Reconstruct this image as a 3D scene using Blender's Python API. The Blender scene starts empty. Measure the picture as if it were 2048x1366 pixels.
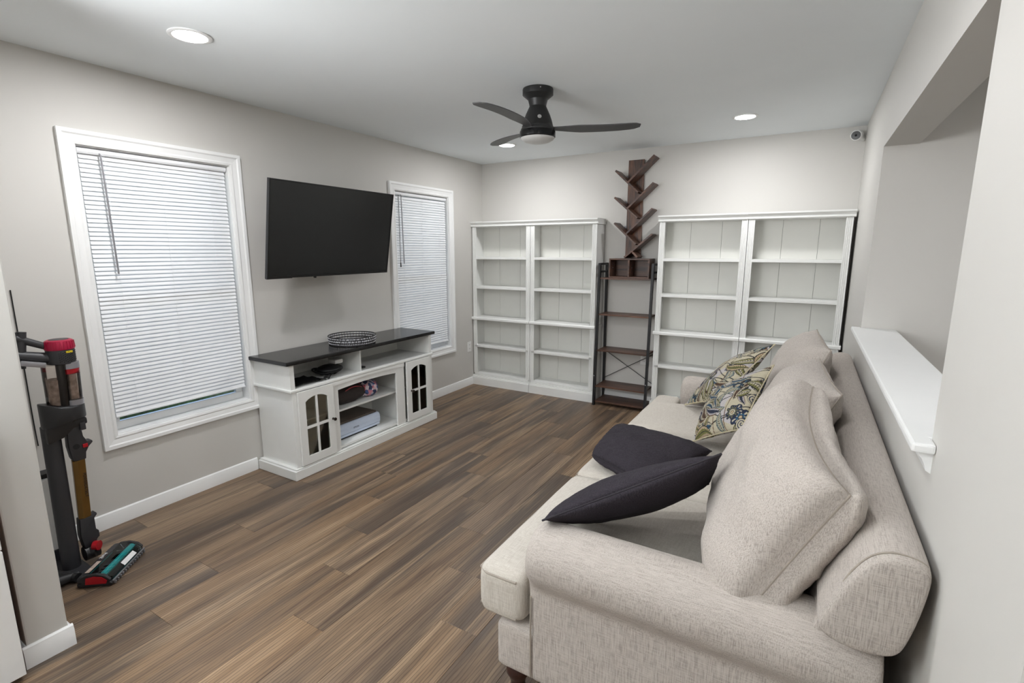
import bpy, bmesh, math, random
import numpy as np
from mathutils import Vector, Matrix, noise
random.seed(7)
PI = math.pi
sc = bpy.context.scene
COL = sc.collection

# ------------------------------------------------------------------ camera
cam_d = bpy.data.cameras.new('camera'); cam = bpy.data.objects.new('camera', cam_d); COL.objects.link(cam)
CR = Vector((8.62932948e-01, 5.05318365e-01, -2.78673287e-04))
CU = Vector((-0.09058045, 0.15522688, 0.98371734))
CF = Vector((-0.49713369, 0.84885686, -0.17972235))
cam.matrix_world = Matrix(((CR.x, CU.x, -CF.x, 3.22073512), (CR.y, CU.y, -CF.y, 0.0), (CR.z, CU.z, -CF.z, 1.51494971), (0, 0, 0, 1)))
cam_d.sensor_width = 36.0; cam_d.sensor_fit = 'HORIZONTAL'
cam_d.lens = 1004.61 / 2048 * 36.0
cam_d.clip_start = 0.02
sc.camera = cam

# ------------------------------------------------------------------ world, light, exposure
sc.view_settings.view_transform = 'Standard'; sc.view_settings.look = 'None'
sc.view_settings.gamma = 1.0; sc.view_settings.use_curve_mapping = False
sc.view_settings.exposure = 0.80
W = bpy.data.worlds.new('sky'); sc.world = W; W.use_nodes = True
wn = W.node_tree.nodes; wl = W.node_tree.links
sky = wn.new('ShaderNodeTexSky'); sky.sky_type = 'NISHITA'; sky.sun_disc = False
sky.sun_elevation = math.radians(38); sky.sun_rotation = math.radians(60)
wl.new(sky.outputs[0], wn['Background'].inputs[0]); wn['Background'].inputs[1].default_value = 0.28
LAMP_POWER = 8.0       # each recessed ceiling lamp of this room
FILL_POWER = 4.0       # lamps added out of view in the adjoining room
LAMP_COL = (0.99, 0.985, 1.0)

def ceiling_lamp_light(x, y, power, size=.135):
    l = bpy.data.lights.new('downlight_light', 'AREA'); l.shape = 'DISK'; l.size = size
    l.energy = power; l.color = LAMP_COL
    o = bpy.data.objects.new('downlight_light', l); COL.objects.link(o); o.location = (x, y, 2.428)
    return o
ROOM_LAMPS = [(0.784, 1.365), (0.78, 4.08), (2.735, 4.09), (2.735, 1.365)]
UNSEEN_LAMPS = [(0.6, -0.9), (2.4, -0.9), (4.2, -0.9), (0.6, -2.3), (2.4, -2.3), (4.2, -2.3), (4.95, 1.7), (4.95, 0.5)]  # first six are added out of view to light the room from behind
for (x, y) in ROOM_LAMPS: ceiling_lamp_light(x, y, LAMP_POWER * (.42 if (x > 2 and y < 2) else .76 if y > 3 else 1.2))
# added fill light behind the camera, aimed up and into the room
fl_ = bpy.data.lights.new('fill_light', 'AREA'); fl_.shape = 'SQUARE'; fl_.size = 1.3; fl_.energy = 80; fl_.color = (.97, .985, 1.0)
fo_ = bpy.data.objects.new('fill_light', fl_); COL.objects.link(fo_); fo_.location = (1.0, -.90, 1.72); fo_.rotation_euler = (math.radians(150), 0, 0)
for i, (x, y) in enumerate(UNSEEN_LAMPS): ceiling_lamp_light(x, y, FILL_POWER if i < 6 else 6.0)

# ------------------------------------------------------------------ materials
def srgb(r, g, b):
    return tuple(((c / 255) / 12.92 if c / 255 <= .04045 else ((c / 255 + .055) / 1.055) ** 2.4) for c in (r, g, b)) + (1,)

class NT:
    def __init__(s, name):
        s.m = bpy.data.materials.new(name); s.m.use_nodes = True
        s.n = s.m.node_tree.nodes; s.l = s.m.node_tree.links
        s.b = s.n['Principled BSDF']; s.out = s.n['Material Output']
    def add(s, t, **kw):
        n = s.n.new(t)
        for k, v in kw.items():
            if hasattr(n, k): setattr(n, k, v)
            else: n.inputs[k.replace('_', ' ')].default_value = v
        return n
    def link(s, a, b): s.l.new(a, b)
    def coord(s, kind='Object', scale=(1, 1, 1), rnd=0):
        tc = s.add('ShaderNodeTexCoord'); mp = s.add('ShaderNodeMapping'); mp.inputs['Scale'].default_value = scale
        src = tc.outputs[kind]
        if rnd:
            oi = s.add('ShaderNodeObjectInfo'); ml = s.add('ShaderNodeMath', operation='MULTIPLY'); ml.inputs[1].default_value = rnd
            s.link(oi.outputs['Random'], ml.inputs[0])
            cx = s.add('ShaderNodeCombineXYZ')
            for k in range(3): s.link(ml.outputs[0], cx.inputs[k])
            va = s.add('ShaderNodeVectorMath', operation='ADD'); s.link(src, va.inputs[0]); s.link(cx.outputs[0], va.inputs[1])
            src = va.outputs[0]
        s.link(src, mp.inputs['Vector'])
        return mp.outputs[0]
    def noise(s, vec, scale, detail=3, rough=.5, dist=0):
        n = s.add('ShaderNodeTexNoise'); n.inputs['Scale'].default_value = scale; n.inputs['Detail'].default_value = detail
        n.inputs['Roughness'].default_value = rough; n.inputs['Distortion'].default_value = dist
        s.link(vec, n.inputs['Vector']); return n.outputs['Fac']
    def ramp(s, fac, stops):
        r = s.add('ShaderNodeValToRGB'); e = r.color_ramp.elements
        while len(e) < len(stops): e.new(.5)
        for el, (p, c) in zip(e, stops):
            el.position = p; el.color = c if len(c) == 4 else tuple(c) + (1,)
        s.link(fac, r.inputs[0]); return r.outputs[0]
    def mix(s, a, b, fac, mode='MIX'):
        m = s.add('ShaderNodeMix', data_type='RGBA', blend_type=mode)
        if isinstance(fac, (int, float)): m.inputs[0].default_value = fac
        else: s.link(fac, m.inputs[0])
        for k, v in ((6, a), (7, b)):
            if isinstance(v, tuple): m.inputs[k].default_value = v
            else: s.link(v, m.inputs[k])
        return m.outputs[2]
    def bump(s, h, strength=.2, dist=.002):
        b = s.add('ShaderNodeBump'); b.inputs['Strength'].default_value = strength; b.inputs['Distance'].default_value = dist
        s.link(h, b.inputs['Height']); s.link(b.outputs[0], s.b.inputs['Normal'])

def plain(name, col, rough=.5, metal=0, spec=None, var=.04, scale=20, bump=0, coat=0):
    t = NT(name); v = t.coord()
    f = t.noise(v, scale, 3)
    c2 = tuple(min(1, c * (1 - var * 2)) for c in col[:3]) + (1,)
    t.link(t.ramp(f, [(.3, c2), (.7, col)]), t.b.inputs['Base Color'])
    t.b.inputs['Roughness'].default_value = rough; t.b.inputs['Metallic'].default_value = metal
    if spec is not None: t.b.inputs['Specular IOR Level'].default_value = spec
    if coat: t.b.inputs['Coat Weight'].default_value = coat
    if bump: t.bump(t.noise(v, scale * 8, 2), bump, .001)
    return t.m

M = {}
M['wall'] = plain('wall_paint', srgb(205, 203, 198), .62, var=.008, scale=3, bump=.06)
M['ceiling'] = plain('ceiling_paint', srgb(234, 239, 241), .85, var=.008, scale=3, bump=.05)
M['trim'] = plain('white_trim_paint', srgb(238, 239, 238), .38, var=.01, scale=6)
M['casework'] = plain('white_furniture_paint', srgb(233, 234, 231), .42, var=.012, scale=10)
M['backing'] = plain('white_backing_board', srgb(222, 222, 216), .5, var=.01, scale=10)
M['blind'] = plain('blind_slat_vinyl', srgb(236, 238, 240), .45, var=.01, scale=10)
M['black_metal'] = plain('black_metal', srgb(30, 30, 32), .45, metal=.3, var=.05)
M['black_plastic'] = plain('black_plastic', srgb(34, 34, 36), .42, var=.05)
M['grey_plastic'] = plain('dark_grey_plastic', srgb(46, 46, 49), .45, var=.05)
M['silver'] = plain('silver_plastic', srgb(160, 160, 165), .3, metal=.6, var=.03)
M['rubber'] = plain('black_rubber', srgb(20, 20, 21), .8, var=.05)
M['tv_body'] = plain('tv_black_plastic', srgb(18, 18, 19), .35, var=.03)
M['tv_screen'] = plain('tv_screen_black', srgb(26, 27, 27), .27, var=.01)
M['magenta'] = plain('magenta_cap', srgb(170, 22, 62), .35, metal=.25, var=.03)
M['red'] = plain('red_plastic', srgb(165, 14, 28), .35, var=.03)
M['yellow'] = plain('yellow_label', srgb(215, 190, 30), .5, var=.02)
M['bronze'] = plain('bronze_tube', srgb(122, 92, 46), .32, metal=.65, var=.04)
M['teal'] = plain('teal_roller', srgb(20, 150, 150), .6, var=.12, scale=60)
M['white_plastic'] = plain('white_plastic', srgb(235, 235, 233), .4, var=.01)
M['label_white'] = plain('white_print', srgb(225, 225, 225), .6, var=.02)
M['printer'] = plain('printer_pale_blue', srgb(205, 217, 236), .35, var=.01)
M['printer_dark'] = plain('printer_dark_lid', srgb(88, 78, 70), .35, var=.02)
M['print_grey'] = plain('grey_print', srgb(95, 100, 115), .5, var=.02)
M['knob'] = plain('dark_bronze_knob', srgb(58, 50, 46), .3, metal=.7, var=.05)
M['stand_top'] = plain('espresso_stand_top', srgb(26, 25, 26), .22, var=.1, scale=40)
M['leg_wood'] = plain('dark_turned_wood', srgb(58, 30, 24), .3, var=.2, scale=30)
M['outdoor_wood'] = plain('brown_edging', srgb(110, 72, 48), .5, var=.1)
M['wire'] = plain('silver_wire', srgb(120, 120, 122), .3, metal=.9)
M['bag'] = plain('dark_brown_canvas', srgb(56, 48, 46), .85, var=.12, scale=80, bump=.3)
M['pink'] = plain('pink_piping', srgb(205, 92, 100), .7)
M['black_cloth'] = plain('black_strap_fabric', srgb(22, 22, 24), .8, var=.15, scale=80, bump=.3)
M['kick'] = plain('grey_base', srgb(52, 52, 60), .5, var=.03)
M['siding'] = plain('neighbour_siding', srgb(190, 195, 195), .8, var=.05)
M['crystal'] = plain('crystal_bead', srgb(236, 236, 242), .15, metal=.15, var=.25, scale=300)
M['backing_shade'] = plain('grey_backing_sheet', srgb(120, 120, 116), .8)
M['undercoat'] = plain('dark_underlay', srgb(36, 30, 26), .9)
M['fan'] = plain('matte_black_fan', srgb(40, 40, 40), .45, metal=.2, var=.03)
M['fan_ring'] = plain('gloss_black_ring', srgb(22, 22, 23), .22, metal=.4, var=.03)
M['fan_lens'] = plain('frosted_lens', srgb(200, 200, 198), .4, var=.01)
M['blade'] = plain('fan_blade_black', srgb(74, 74, 75), .5, var=.03)

def emit(name, col, s):
    t = NT(name); t.b.inputs['Base Color'].default_value = (.8, .8, .8, 1)
    t.b.inputs['Emission Color'].default_value = col; t.b.inputs['Emission Strength'].default_value = s
    return t.m
M['lamp_glow'] = emit('lit_diffuser', LAMP_COL + (1,), 6.0)

def glass_mat(name, tint=(1, 1, 1, 1), gloss=.08, rough=.02):
    t = NT(name); tr = t.add('ShaderNodeBsdfTransparent'); tr.inputs[0].default_value = tint
    gl = t.add('ShaderNodeBsdfGlossy'); gl.inputs['Roughness'].default_value = rough
    fr = t.add('ShaderNodeFresnel'); fr.inputs[0].default_value = 1.5
    ms = t.add('ShaderNodeMixShader')
    t.link(fr.outputs[0], ms.inputs[0]); t.link(tr.outputs[0], ms.inputs[1]); t.link(gl.outputs[0], ms.inputs[2])
    t.link(ms.outputs[0], t.out.inputs[0]); return t.m
M['glass'] = glass_mat('clear_pane')
M['door_glass'] = glass_mat('smoky_door_pane', (.93, .94, .89, 1))
M['bin_glass'] = glass_mat('smoky_bin', (.88, .84, .81, 1), rough=.1)
M['head_glass'] = glass_mat('head_window', (.85, .95, .95, 1))

def plank_mat():
    t = NT('oak_look_plank')
    v = t.coord('Object', (6.0, .55, 1), rnd=37.0)
    vf = t.coord('Object', (75, 2.6, 1), rnd=23.0)
    big = t.noise(v, 1.0, 3, .5, .4)
    fine = t.noise(vf, 2.0, 5, .65)
    vs = t.coord('Object', (8, .42, 1), rnd=51.0)
    streak = t.noise(vs, 1.9, 3, .5, .8)
    # cathedral grain: distorted bands
    vc = t.coord('Object', (7, .9, 1), rnd=11.0)
    wv = t.add('ShaderNodeTexWave', wave_type='BANDS', bands_direction='X')
    wv.inputs['Scale'].default_value = 3.2; wv.inputs['Distortion'].default_value = 7; wv.inputs['Detail'].default_value = 3; wv.inputs['Detail Scale'].default_value = 1.1
    t.link(vc, wv.inputs['Vector'])
    oi = t.add('ShaderNodeObjectInfo')
    base = t.ramp(oi.outputs['Random'], [(0, srgb(126, 104, 82)), (.35, srgb(141, 115, 88)), (.6, srgb(116, 99, 83)), (.8, srgb(134, 110, 85)), (1, srgb(110, 96, 84))])
    c = t.mix(base, srgb(78, 69, 62), t.ramp(big, [(.40, (0, 0, 0)), (.62, (.85, .85, .85))]))
    c = t.mix(c, srgb(168, 143, 115), t.ramp(streak, [(.50, (0, 0, 0)), (.70, (.7, .7, .7))]))
    c = t.mix(c, srgb(76, 60, 51), t.ramp(streak, [(.28, (.8, .8, .8)), (.44, (0, 0, 0))]))
    c = t.mix(c, srgb(70, 54, 42), t.ramp(wv.outputs['Fac'], [(.0, (.6, .6, .6)), (.30, (0, 0, 0))]))
    c = t.mix(c, t.ramp(fine, [(.3, (.74, .74, .74)), (.62, (1.04, 1.04, 1.04))]), .8, 'MULTIPLY')
    t.link(c, t.b.inputs['Base Color'])
    t.link(t.ramp(fine, [(.3, (.46, .46, .46)), (.7, (.32, .32, .32))]), t.b.inputs['Roughness'])
    t.b.inputs['Specular IOR Level'].default_value = .4
    t.bump(fine, .12, .0008)
    return t.m
M['plank'] = plank_mat()

def wood_mat(name, light, dark, axis_scale=(1.2, 14, 14), rough=.42):
    t = NT(name); v = t.coord('Object', axis_scale, rnd=9.0)
    n1 = t.noise(v, 1.6, 4, .6, 1.0); n2 = t.noise(v, 9, 4, .6)
    c = t.mix(dark, light, t.ramp(n1, [(.35, (0, 0, 0)), (.7, (1, 1, 1))]))
    c = t.mix(c, t.ramp(n2, [(.3, (.55, .55, .55)), (.6, (1, 1, 1))]), .7, 'MULTIPLY')
    t.link(c, t.b.inputs['Base Color']); t.b.inputs['Roughness'].default_value = rough
    return t.m
M['walnut'] = wood_mat('rustic_brown_board', srgb(108, 74, 56), srgb(52, 34, 28))
M['walnut_v'] = wood_mat('rustic_brown_upright', srgb(120, 78, 52), srgb(46, 30, 24), (14, 14, 1.6))

def fabric(name, c1, c2, c3, s=1.0, bump=.35, sheen=.1):
    """woven cloth: fine threads in both directions of whichever way the cloth faces"""
    t = NT(name)
    tc = t.add('ShaderNodeTexCoord'); ge = t.add('ShaderNodeNewGeometry'); sx = t.add('ShaderNodeSeparateXYZ'); t.link(ge.outputs['Normal'], sx.inputs[0])
    tot = None
    for ax, scale, amp in ((2, (110, 110, 5), 1.3), (1, (110, 5, 110), .8), (0, (5, 110, 110), .8)):
        mp = t.add('ShaderNodeMapping'); mp.inputs['Scale'].default_value = scale; t.link(tc.outputs['Object'], mp.inputs['Vector'])
        n = t.noise(mp.outputs[0], 5.0 * s, 2, .6)
        m0 = t.add('ShaderNodeMath', operation='SUBTRACT'); t.link(n, m0.inputs[0]); m0.inputs[1].default_value = .5
        sq = t.add('ShaderNodeMath', operation='MULTIPLY'); t.link(sx.outputs[ax], sq.inputs[0]); t.link(sx.outputs[ax], sq.inputs[1])
        om = t.add('ShaderNodeMath', operation='SUBTRACT'); om.inputs[0].default_value = 1; t.link(sq.outputs[0], om.inputs[1])
        ml = t.add('ShaderNodeMath', operation='MULTIPLY'); t.link(m0.outputs[0], ml.inputs[0]); t.link(om.outputs[0], ml.inputs[1])
        m3 = t.add('ShaderNodeMath', operation='MULTIPLY'); t.link(ml.outputs[0], m3.inputs[0]); m3.inputs[1].default_value = amp
        if tot is None: tot = m3
        else:
            ad = t.add('ShaderNodeMath', operation='ADD'); t.link(tot.outputs[0], ad.inputs[0]); t.link(m3.outputs[0], ad.inputs[1]); tot = ad
    fin = t.add('ShaderNodeMath', operation='ADD'); t.link(tot.outputs[0], fin.inputs[0]); fin.inputs[1].default_value = .5
    col = t.ramp(fin.outputs[0], [(.30, c2), (.5, c1), (.70, c3)])
    t.link(col, t.b.inputs['Base Color']); t.b.inputs['Roughness'].default_value = .92
    t.b.inputs['Sheen Weight'].default_value = sheen; t.b.inputs['Specular IOR Level'].default_value = .15
    t.bump(fin.outputs[0], bump, .0012)
    return t.m
M['linen'] = fabric('beige_linen', srgb(184, 176, 168), srgb(160, 151, 144), srgb(194, 187, 179))
M['linen_seat'] = fabric('cream_linen_seat', srgb(198, 191, 181), srgb(184, 177, 166), srgb(207, 202, 192), bump=.2)
M['charcoal'] = fabric('charcoal_cloth', srgb(52, 48, 54), srgb(38, 35, 40), srgb(64, 60, 66), s=1.2, sheen=0)
M['charcoal_pipe'] = plain('charcoal_piping', srgb(44, 40, 46), .9)
M['piping'] = plain('linen_piping', srgb(166, 157, 146), .9, var=.05, scale=60)
M['floral_pipe'] = plain('cream_piping', srgb(205, 195, 165), .9, var=.1, scale=60)

def floral_mat():
    t = NT('floral_tapestry'); a = t.add('ShaderNodeAttribute', attribute_name='print')
    f = t.noise(t.coord('Object', (1, 1, 1)), 420, 2)
    c = t.mix(a.outputs['Color'], t.ramp(f, [(.35, (.72, .72, .72)), (.6, (1, 1, 1))]), .8, 'MULTIPLY')
    t.link(c, t.b.inputs['Base Color']); t.b.inputs['Roughness'].default_value = .9
    t.bump(f, .3, .001); return t.m
M['floral'] = floral_mat()

def hedge_mat():
    t = NT('hedge_leaves'); f = t.noise(t.coord('Object', (1, 1, 1)), 14, 5, .7)
    t.link(t.ramp(f, [(.35, srgb(16, 34, 26)), (.6, srgb(48, 84, 58)), (.8, srgb(110, 140, 100))]), t.b.inputs['Base Color'])
    t.b.inputs['Roughness'].default_value = .9; return t.m
M['hedge'] = hedge_mat()
def grass_mat():
    t = NT('lawn_grass'); f = t.noise(t.coord('Object', (1, 1, 1)), 8, 5, .7)
    t.link(t.ramp(f, [(.3, srgb(40, 66, 30)), (.7, srgb(96, 120, 62))]), t.b.inputs['Base Color'])
    t.b.inputs['Roughness'].default_value = .9; return t.m
M['grass'] = grass_mat()

# ------------------------------------------------------------------ mesh helpers
def nb(): return bmesh.new()
def box(bm, x0, x1, y0, y1, z0, z1, mt=None):
    c = Vector(((x0 + x1) / 2, (y0 + y1) / 2, (z0 + z1) / 2))
    m = Matrix.Translation(c) @ Matrix.Diagonal((abs(x1 - x0), abs(y1 - y0), abs(z1 - z0), 1))
    if mt is not None: m = mt @ m
    return bmesh.ops.create_cube(bm, size=1, matrix=m)['verts']
def beam(bm, a, b, w, h, up=(0, 0, 1)):
    a = Vector(a); b = Vector(b); d = b - a; L = d.length; d.normalize(); up = Vector(up)
    s = d.cross(up)
    if s.length < 1e-4: s = d.cross(Vector((1, 0, 0)))
    s.normalize(); u = s.cross(d).normalized(); c = (a + b) / 2
    m = Matrix(((s.x * w, d.x * L, u.x * h, c.x), (s.y * w, d.y * L, u.y * h, c.y), (s.z * w, d.z * L, u.z * h, c.z), (0, 0, 0, 1)))
    return bmesh.ops.create_cube(bm, size=1, matrix=m)['verts']
def cyl(bm, a, b, r1, r2=None, seg=20, caps=True):
    a = Vector(a); b = Vector(b); d = b - a
    m = Matrix.Translation((a + b) / 2) @ d.to_track_quat('Z', 'Y').to_matrix().to_4x4()
    return bmesh.ops.create_cone(bm, cap_ends=caps, segments=seg, radius1=r1, radius2=r1 if r2 is None else r2, depth=d.length, matrix=m)['verts']
def lathe(bm, prof, seg=40, o=(0, 0, 0), mt=None):
    rings = []
    for (r, z) in prof:
        ring = []
        for k in range(seg):
            a = 2 * PI * k / seg; p = Vector((o[0] + r * math.cos(a), o[1] + r * math.sin(a), o[2] + z))
            if mt is not None: p = mt @ p
            ring.append(bm.verts.new(p))
        rings.append(ring)
    for A, B in zip(rings, rings[1:]):
        for k in range(seg): bm.faces.new((A[k], A[(k + 1) % seg], B[(k + 1) % seg], B[k]))
    if prof[0][0] > 1e-5: bm.faces.new(list(reversed(rings[0])))
    if prof[-1][0] > 1e-5: bm.faces.new(rings[-1])
def prism(bm, pts, f, a, b):
    """closed polygon pts (u,v) swept between depths a and b; f(u,v,w)->xyz"""
    A = [bm.verts.new(f(u, v, a)) for u, v in pts]; B = [bm.verts.new(f(u, v, b)) for u, v in pts]
    n = len(pts)
    for i in range(n): bm.faces.new((A[i], A[(i + 1) % n], B[(i + 1) % n], B[i]))
    bm.faces.new(list(reversed(A))); bm.faces.new(B)
def tube(bm, pts, r, seg=8, closed=False):
    pts = [Vector(p) for p in pts]; n = len(pts); rings = []
    prev = None
    for i, p in enumerate(pts):
        if closed: d = pts[(i + 1) % n] - pts[i - 1]
        else: d = pts[min(i + 1, n - 1)] - pts[max(i - 1, 0)]
        d.normalize()
        if prev is None:
            s = d.cross(Vector((0, 0, 1)))
            if s.length < 1e-3: s = d.cross(Vector((1, 0, 0)))
        else: s = prev - d * prev.dot(d)
        s.normalize(); prev = s; u = d.cross(s)
        rings.append([bm.verts.new(p + r * (math.cos(2 * PI * k / seg) * s + math.sin(2 * PI * k / seg) * u)) for k in range(seg)])
    m = n if closed else n - 1
    for i in range(m):
        A = rings[i]; B = rings[(i + 1) % n]
        for k in range(seg): bm.faces.new((A[k], A[(k + 1) % seg], B[(k + 1) % seg], B[k]))
    if not closed:
        bm.faces.new(list(reversed(rings[0]))); bm.faces.new(rings[-1])

def finish(bm, name, mat, org=(0, 0, 0), bevel=0, smooth=False, seg=2):
    bmesh.ops.recalc_face_normals(bm, faces=bm.faces[:])
    if bevel:
        es = [e for e in bm.edges if len(e.link_faces) == 2 and e.calc_face_angle(0) > .6]
        bmesh.ops.bevel(bm, geom=es, offset=bevel, segments=seg, profile=.6, affect='EDGES', clamp_overlap=True)
    bmesh.ops.translate(bm, verts=bm.verts[:], vec=-Vector(org))
    me = bpy.data.meshes.new(name); bm.to_mesh(me); bm.free()
    me.materials.append(mat)
    if smooth:
        me.shade_smooth()
        try: me.set_sharp_from_angle(angle=smooth if isinstance(smooth, float) else .7)
        except Exception: pass
    return me

class Thing:
    """an Empty at the thing's base, parts parented to it, all built from world coordinates"""
    def __init__(s, name, label, cat, org, group=None, kind=None):
        s.org = Vector(org); o = bpy.data.objects.new(name, None); COL.objects.link(o); o.location = s.org
        o.empty_display_size = .05
        if kind: o['kind'] = kind
        if label: o['label'] = label; o['category'] = cat
        if group: o['group'] = group
        s.o = o
    def part(s, name, bm, mat, bevel=0, smooth=False, parent=None, label=None, kind=None, seg=2):
        me = finish(bm, name, mat, s.org, bevel, smooth, seg)
        o = bpy.data.objects.new(name, me); COL.objects.link(o); o.parent = parent or s.o
        if label: o['label'] = label
        if kind: o['kind'] = kind
        return o
def single(name, bm, mat, label, cat, org, bevel=0, smooth=False, group=None, kind=None):
    me = finish(bm, name, mat, org, bevel, smooth); o = bpy.data.objects.new(name, me); COL.objects.link(o); o.location = org
    if label: o['label'] = label; o['category'] = cat
    if group: o['group'] = group
    if kind: o['kind'] = kind
    return o
def struct(name, bm, mat, bevel=0, parent=None, smooth=False):
    me = finish(bm, name, mat, (0, 0, 0), bevel, smooth); o = bpy.data.objects.new(name, me); COL.objects.link(o)
    if parent: o.parent = parent
    else: o['kind'] = 'structure'
    return o
def copy_tree(o, parent=None):
    c = o.copy(); COL.objects.link(c)
    if parent: c.parent = parent
    for ch in list(o.children): copy_tree(ch, c)
    return c
def remesh(o, voxel, it=8, fac=.5):
    """voxel-fuse the overlapping bodies of one part into one smooth skin"""
    m = o.modifiers.new('r', 'REMESH'); m.mode = 'VOXEL'; m.voxel_size = voxel; m.use_smooth_shade = True
    s = o.modifiers.new('s', 'SMOOTH'); s.iterations = it; s.factor = fac
    dg = bpy.context.evaluated_depsgraph_get(); ev = o.evaluated_get(dg)
    me = bpy.data.meshes.new_from_object(ev, depsgraph=dg); mats = list(o.data.materials)
    o.modifiers.clear(); o.data = me
    if not me.materials:
        for mm in mats: me.materials.append(mm)
    me.shade_smooth()
def text_mesh(s, size, mat, name, matrix, parent=None, depth=.0004, extra=None):
    cu = bpy.data.curves.new(name, 'FONT'); cu.body = s; cu.size = size; cu.extrude = depth; cu.align_x = 'CENTER'; cu.align_y = 'CENTER'
    to = bpy.data.objects.new(name, cu); COL.objects.link(to)
    dg = bpy.context.evaluated_depsgraph_get(); me = bpy.data.meshes.new_from_object(to.evaluated_get(dg), depsgraph=dg)
    bpy.data.objects.remove(to); me.transform(matrix); me.materials.clear(); me.materials.append(mat)
    o = bpy.data.objects.new(name, me); COL.objects.link(o)
    if parent: o.parent = parent
    return o

H = 2.44; L = 4.8379; RW = 3.5032; T = .15

# ------------------------------------------------------------------ room shell
fl = nb(); box(fl, -1.6, 5.6, -3.1, L + .12, -.10, -.012); floor = struct('floor', fl, M['undercoat'])
# planks: each board its own object, rows run along y
PW = .1836; GAP = .0008
row_off = {}
known = {5: .862, 6: 1.75, 7: 1.456, 8: 1.154, 9: 2.067, 10: 1.748, 11: 1.446, 4: 1.158, 3: 1.455, 1: 1.83, 0: 1.186, 2: .78, 12: 1.05, 13: 2.3, 14: 1.6, 15: 1.9, 16: .9}
PL = 1.205
meshes = {}
def plank_mesh(w, l):
    k = (round(w, 3), round(l, 3))
    if k not in meshes:
        bm = nb(); box(bm, 0, w - GAP, 0, l - GAP, -.012, 0)
        es = [e for e in bm.edges if all(v.co.z > -.001 for v in e.verts)]
        bmesh.ops.bevel(bm, geom=es, offset=.0009, segments=1, affect='EDGES')
        me = bpy.data.meshes.new('plank'); bm.to_mesh(me); bm.free(); me.materials.append(M['plank']); meshes[k] = me
    return meshes[k]
Y0, Y1 = -.05, L - .002
for r in range(-1, 20):
    x0 = .008 + PW * r
    if r == -1: x0, w = -.172, PW - .004
    else: w = PW
    if x0 > 4.6: break
    ylo = Y0; yhi = Y1
    if r == -1: yhi = .60
    off = known.get(r, random.uniform(0, PL)) % PL
    y = off - PL * math.ceil((off - ylo) / PL)
    while y < yhi:
        a, b = max(y, ylo), min(y + PL, yhi)
        if b - a > .04:
            o = bpy.data.objects.new('plank', plank_mesh(w, b - a)); COL.objects.link(o); o.location = (x0, a, 0); o.parent = floor
        y += PL
bm = nb(); box(bm, -1.6, 5.6, -3.1, -.0505, -.012, 0); box(bm, 3.69, 5.6, -.0505, L, -.012, 0); box(bm, -1.6, -.1725, -.0505, .6, -.012, 0)
o = struct('floor_beyond', bm, M['plank'], parent=floor)

bm = nb(); box(bm, -1.6, 5.6, -3.1, L + .12, H, H + .12); struct('ceiling', bm, M['ceiling'])
# left wall with two window openings
WIN = [(1.175, 1.957), (3.437, 4.21)]; WZ0, WZ1 = .508, 2.035
bm = nb(); ys = [.61] + [v for w in WIN for v in w] + [L + .12]
for i in range(0, len(ys) - 1):
    if i % 2 == 0: box(bm, -T, 0, ys[i], ys[i + 1], -.1, H)
    else: box(bm, -T, 0, ys[i], ys[i + 1], -.1, WZ0); box(bm, -T, 0, ys[i], ys[i + 1], WZ1, H)
struct('wall_left', bm, M['wall'])
bm = nb(); box(bm, -T, 5.6, L, L + .12, -.1, H); struct('wall_back', bm, M['wall'])
# right wall with the pass-through opening
OY0, OY1, OZ0, OZ1 = 1.447, 3.402, 1.062, 2.05
bm = nb(); box(bm, RW, RW + T, OY1, L, -.01, H); box(bm, RW, RW + T, 1.1045, OY0, -.01, H)
box(bm, RW, RW + T, OY0, OY1, -.01, OZ0); box(bm, RW, RW + T, OY0, OY1, OZ1, H)
struct('wall_right', bm, M['wall'])
bm = nb(); box(bm, RW - .016, RW + T, .766, 1.104, 0, H); struct('trim_1', bm, M['wall'], bevel=.004)
# partition end at the left
bm = nb(); box(bm, -1.6, .87, .49, .612, 0, H); struct('wall_partition', bm, M['wall'], bevel=.006)
# adjoining rooms behind and beside the camera
bm = nb(); box(bm, -1.6, 5.6, -3.1, -3.0, 0, H); struct('wall_rear', bm, M['wall'])
bm = nb(); box(bm, -1.6, -1.5, -3.0, .49, 0, H); struct('wall_kitchen', bm, M['wall'])
bm = nb(); box(bm, 5.5, 5.6, -3.0, L, 0, H); box(bm, RW + T, 5.5, OY1, OY1 + .12, 0, H); struct('wall_stair', bm, M['wall'])

def base_run(name, segs):
    """segs: list of (p0, p1, inward normal) ; colonial profile"""
    bm = nb(); prof = [(0, 0), (.013, 0), (.013, .066), (.0105, .072), (.0095, .080), (.004, .086), (0, .086)]
    for (p0, p1, n) in segs:
        p0 = Vector(p0); p1 = Vector(p1); n = Vector(n)
        A = [bm.verts.new((p0.x + n.x * u, p0.y + n.y * u, v + .0005)) for u, v in prof]
        B = [bm.verts.new((p1.x + n.x * u, p1.y + n.y * u, v + .0005)) for u, v in prof]
        k = len(prof)
        for i in range(k): bm.faces.new((A[i], A[(i + 1) % k], B[(i + 1) % k], B[i]))
        bm.faces.new(A[::-1]); bm.faces.new(B)
    struct(name, bm, M['trim'], smooth=.5)
base_run('baseboard_left', [((0, .612), (0, 1.958), (1, 0)), ((0, 3.442), (0, 4.598), (1, 0))])
base_run('baseboard_back', [((1.472, L), (2.02, L), (0, -1))])
base_run('baseboard_right', [((RW, 1.105), (RW, 4.58), (-1, 0))])
base_run('baseboard_partition', [((.87, .4771), (.87, .6249), (1, 0)), ((-.9, .49), (.8695, .49), (0, -1)), ((.0135, .612), (.8695, .612), (0, 1))])

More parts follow.
